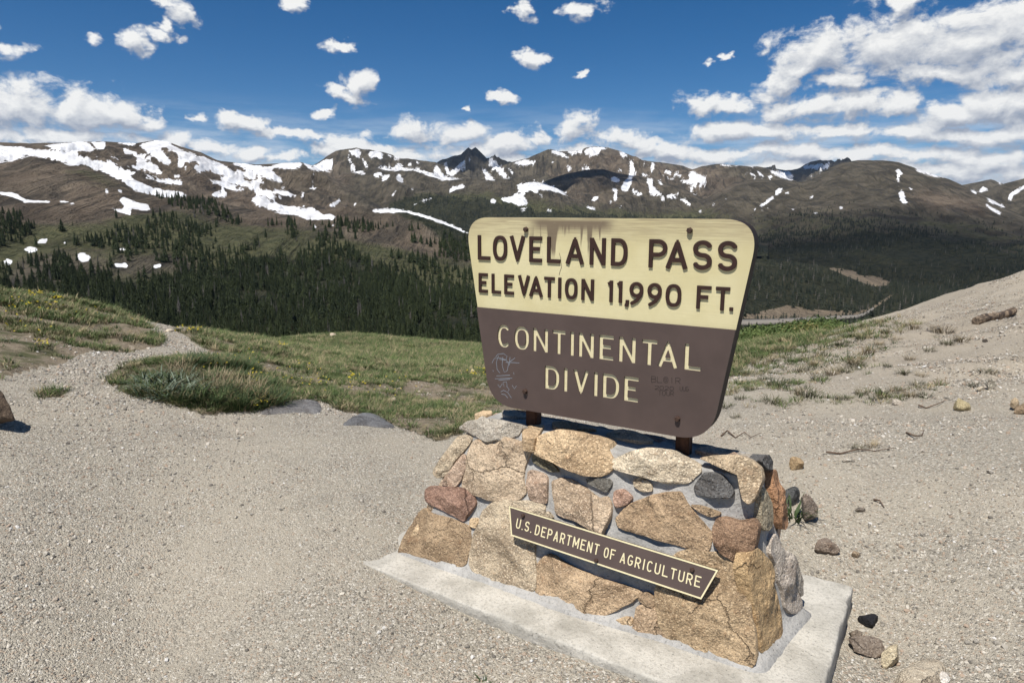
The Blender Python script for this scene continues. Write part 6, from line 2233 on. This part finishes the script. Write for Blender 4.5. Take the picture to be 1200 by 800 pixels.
def m_log():
    m, n, b = material('weathered_log_wood')
    co = n.add('ShaderNodeTexCoord').outputs['Object']
    g = n.noise(n.vmath('MULTIPLY', co, (4.0, 30.0, 30.0)), 1.5, 6.0, 0.65, .4)
    bb = n.noise(co, 9.0, 4.0, .6)
    c = n.mix(n.ramp(g, .35, .62), (0.055, 0.038, 0.026), (0.27, 0.20, 0.135))
    c = n.mix(n.ramp(bb, .5, .62), c, (0.045, 0.03, 0.022))
    put(n, b, c, .85, g, .8, .02)
    return m


pa, pb_ = ground_at(1143, 381), ground_at(1187, 370)
Lg = np.linalg.norm(pb_ - pa) * 1.0
dirv = (pb_ - pa) / Lg
rl = 4.3 / F * np.linalg.norm(pa - CAM)
lg = link('log', log_mesh(Lg, rl), m_log(), None, label='weathered brown log lying on the gravel slope at the right', category='log')
lg.location = (pa + pb_) / 2 + [0, 0, rl * .8]
lg.rotation_euler = (0, -math.asin(dirv[2]), math.atan2(dirv[1], dirv[0]))

# single tufts on the gravel slope
TUFT = [blade_tuft(900 + i, 90, .13, .22, .0042, .75) for i in range(4)]
for t_ in TUFT:
    t_.materials.append(M_SAGE)
TUFT_S = [blade_tuft(910 + i, 80, .14, .20, .0036, .6) for i in range(2)]
for t_ in TUFT_S:
    t_.materials.append(M_DRY)
tuft_px = [(1070, 386, 16), (1104, 393, 20), (1125, 401, 17), (1019, 415, 22), (1075, 452, 14), (1102, 452, 16), (1066, 466, 15), (1084, 465, 15), (1037, 465, 20), (1048, 460, 16), (1141, 454, 14), (1154, 436, 12),
           (1165, 438, 10), (904, 472, 22), (948, 465, 26), (935, 462, 18), (912, 453, 24), (925, 450, 16), (890, 430, 22), (905, 425, 16), (870, 440, 18), (880, 458, 16), (868, 468, 14), (960, 446, 18), (975, 440, 20),
           (990, 436, 16), (940, 436, 18), (955, 428, 14), (930, 424, 18), (965, 418, 16), (900, 414, 20), (920, 412, 18), (1038, 392, 12), (1050, 400, 12), (985, 406, 14), (1010, 398, 12), (1030, 406, 12), (850, 478, 16),
           (862, 490, 12), (1022, 524, 16), (1006, 526, 14), (985, 469, 12), (1010, 462, 16), (1024, 468, 14), (1058, 438, 14), (1080, 442, 12), (1110, 405, 14), (1090, 412, 12), (1066, 422, 12), (1040, 430, 10), (895, 445, 14)]
for i, (px, py, wpx) in enumerate(tuft_px):
    p = ground_at(px, py)
    s = wpx / F * np.linalg.norm(p - CAM) / .22
    o = link('grass_tuft', TUFT[i % 4] if i % 3 else TUFT_S[i % 2], None, None, label=('low grey-green tuft growing alone on the gravel slope right of the sign' if i % 3 else 'low straw-coloured tuft growing alone on the gravel slope right of the sign'), category='grass tuft', group=('lone grey-green tufts on the gravel slope' if i % 3 else 'lone straw tufts on the gravel slope'))
    o.location = p - [0, 0, .005]
    o.scale = (s, s, s * .95)
    o.rotation_euler = (0, 0, i * 1.3)
bush = blade_tuft(930, 130, .12, .16, .0022, .75)
p = ground_at(1003, 428)
o = link('dry_bush', bush, M_DRY, None, label='rounded straw-brown dry bush on the gravel slope', category='bush')
o.location = p
s = 26 / F * np.linalg.norm(p - CAM) / .24
o.scale = (s, s, s * .9)
plant = blade_tuft(931, 44, .15, .14, .006, .85, 4)
p = ground_at(930, 608)
o = link('green_plant', plant, M_LUSH, None, label='small dark green plant with arching blades beside the plinth', category='plant')
o.location = p
s = 48 / F * np.linalg.norm(p - CAM) / .26
o.scale = (s, s, s * 1.1)
sprig = blade_tuft(932, 16, .05, .05, .004, .9)
p = ground_at(566, 802)
o = link('sprig', sprig, M_GRASS, None, label='tiny yellow-green sprig at the bottom edge in front of the slab', category='plant')
o.location = p
o.scale = (.8, .8, .6)


# dead twigs
def twig_mesh(pts, r):
    pts = np.array(pts, float)
    n = 6
    d = np.gradient(pts, axis=0)
    d /= np.linalg.norm(d, axis=1)[:, None]
    rows = []
    for k, (p, t) in enumerate(zip(pts, d)):
        a = np.cross(t, [0, 0, 1.0])
        a /= max(1e-6, np.linalg.norm(a))
        b = np.cross(a, t)
        rr = r * (1 - .8 * k / (len(pts) - 1)) + .0008
        rows.append(np.array([p + (a * math.cos(x) + b * math.sin(x)) * rr for x in np.linspace(0, 6.283, n, endpoint=False)]))
    return mesh_np('twig', np.concatenate(rows), grid_faces(len(rows), n, True))


M_TWIG = m_simple('dead_twig_wood', (0.11, 0.075, 0.052), .9, .3, 30.0)
tw = [([(845, 512), (852, 508), (862, 514), (872, 510), (880, 514), (892, 511)], 'dark crooked twig lying behind the plinth top'),
      ([(968, 534), (985, 533), (1005, 531), (1025, 530), (1048, 528)], 'long dark root line along the gravel step right of the sign'),
      ([(1062, 508), (1072, 514), (1080, 512), (1082, 508)], 'short forked twig on the right gravel'),
      ([(1076, 478), (1085, 480), (1098, 476), (1108, 470)], 'dry twig below the tufts on the slope'),
      ([(1024, 588), (1030, 592), (1036, 597)], 'tiny curled twig on the gravel right of the plinth')]
for k, (pts, lab) in enumerate(tw):
    G = [ground_at(x, y) + [0, 0, .006 + .012 * ((j + k) % 2)] for j, (x, y) in enumerate(pts)]
    link('twig', twig_mesh(G, .0055), M_TWIG, None, label=lab, category='twig')


# ------------------------------------------------------------------ thin mountain air
def haze():
    m = bpy.data.materials.new('thin_blue_haze')
    m.use_nodes = True
    n = NT(m.node_tree)
    n.N.clear()
    v = n.add('ShaderNodeVolumePrincipled', {'Color': (0.66, 0.80, 1.0, 1.0), 'Density': HAZE, 'Anisotropy': 0.1})
    o = n.add('ShaderNodeOutputMaterial')
    n.L.new(v.outputs[0], o.inputs['Volume'])
    me = box_mesh(-9500, 11500, -400, 12500, -420, 1150, 'haze', 1.0)
    link('haze', me, m, None, label='thin blue mountain air over the valley', category='haze', kind='stuff')


HAZE = 1.4e-5
haze()
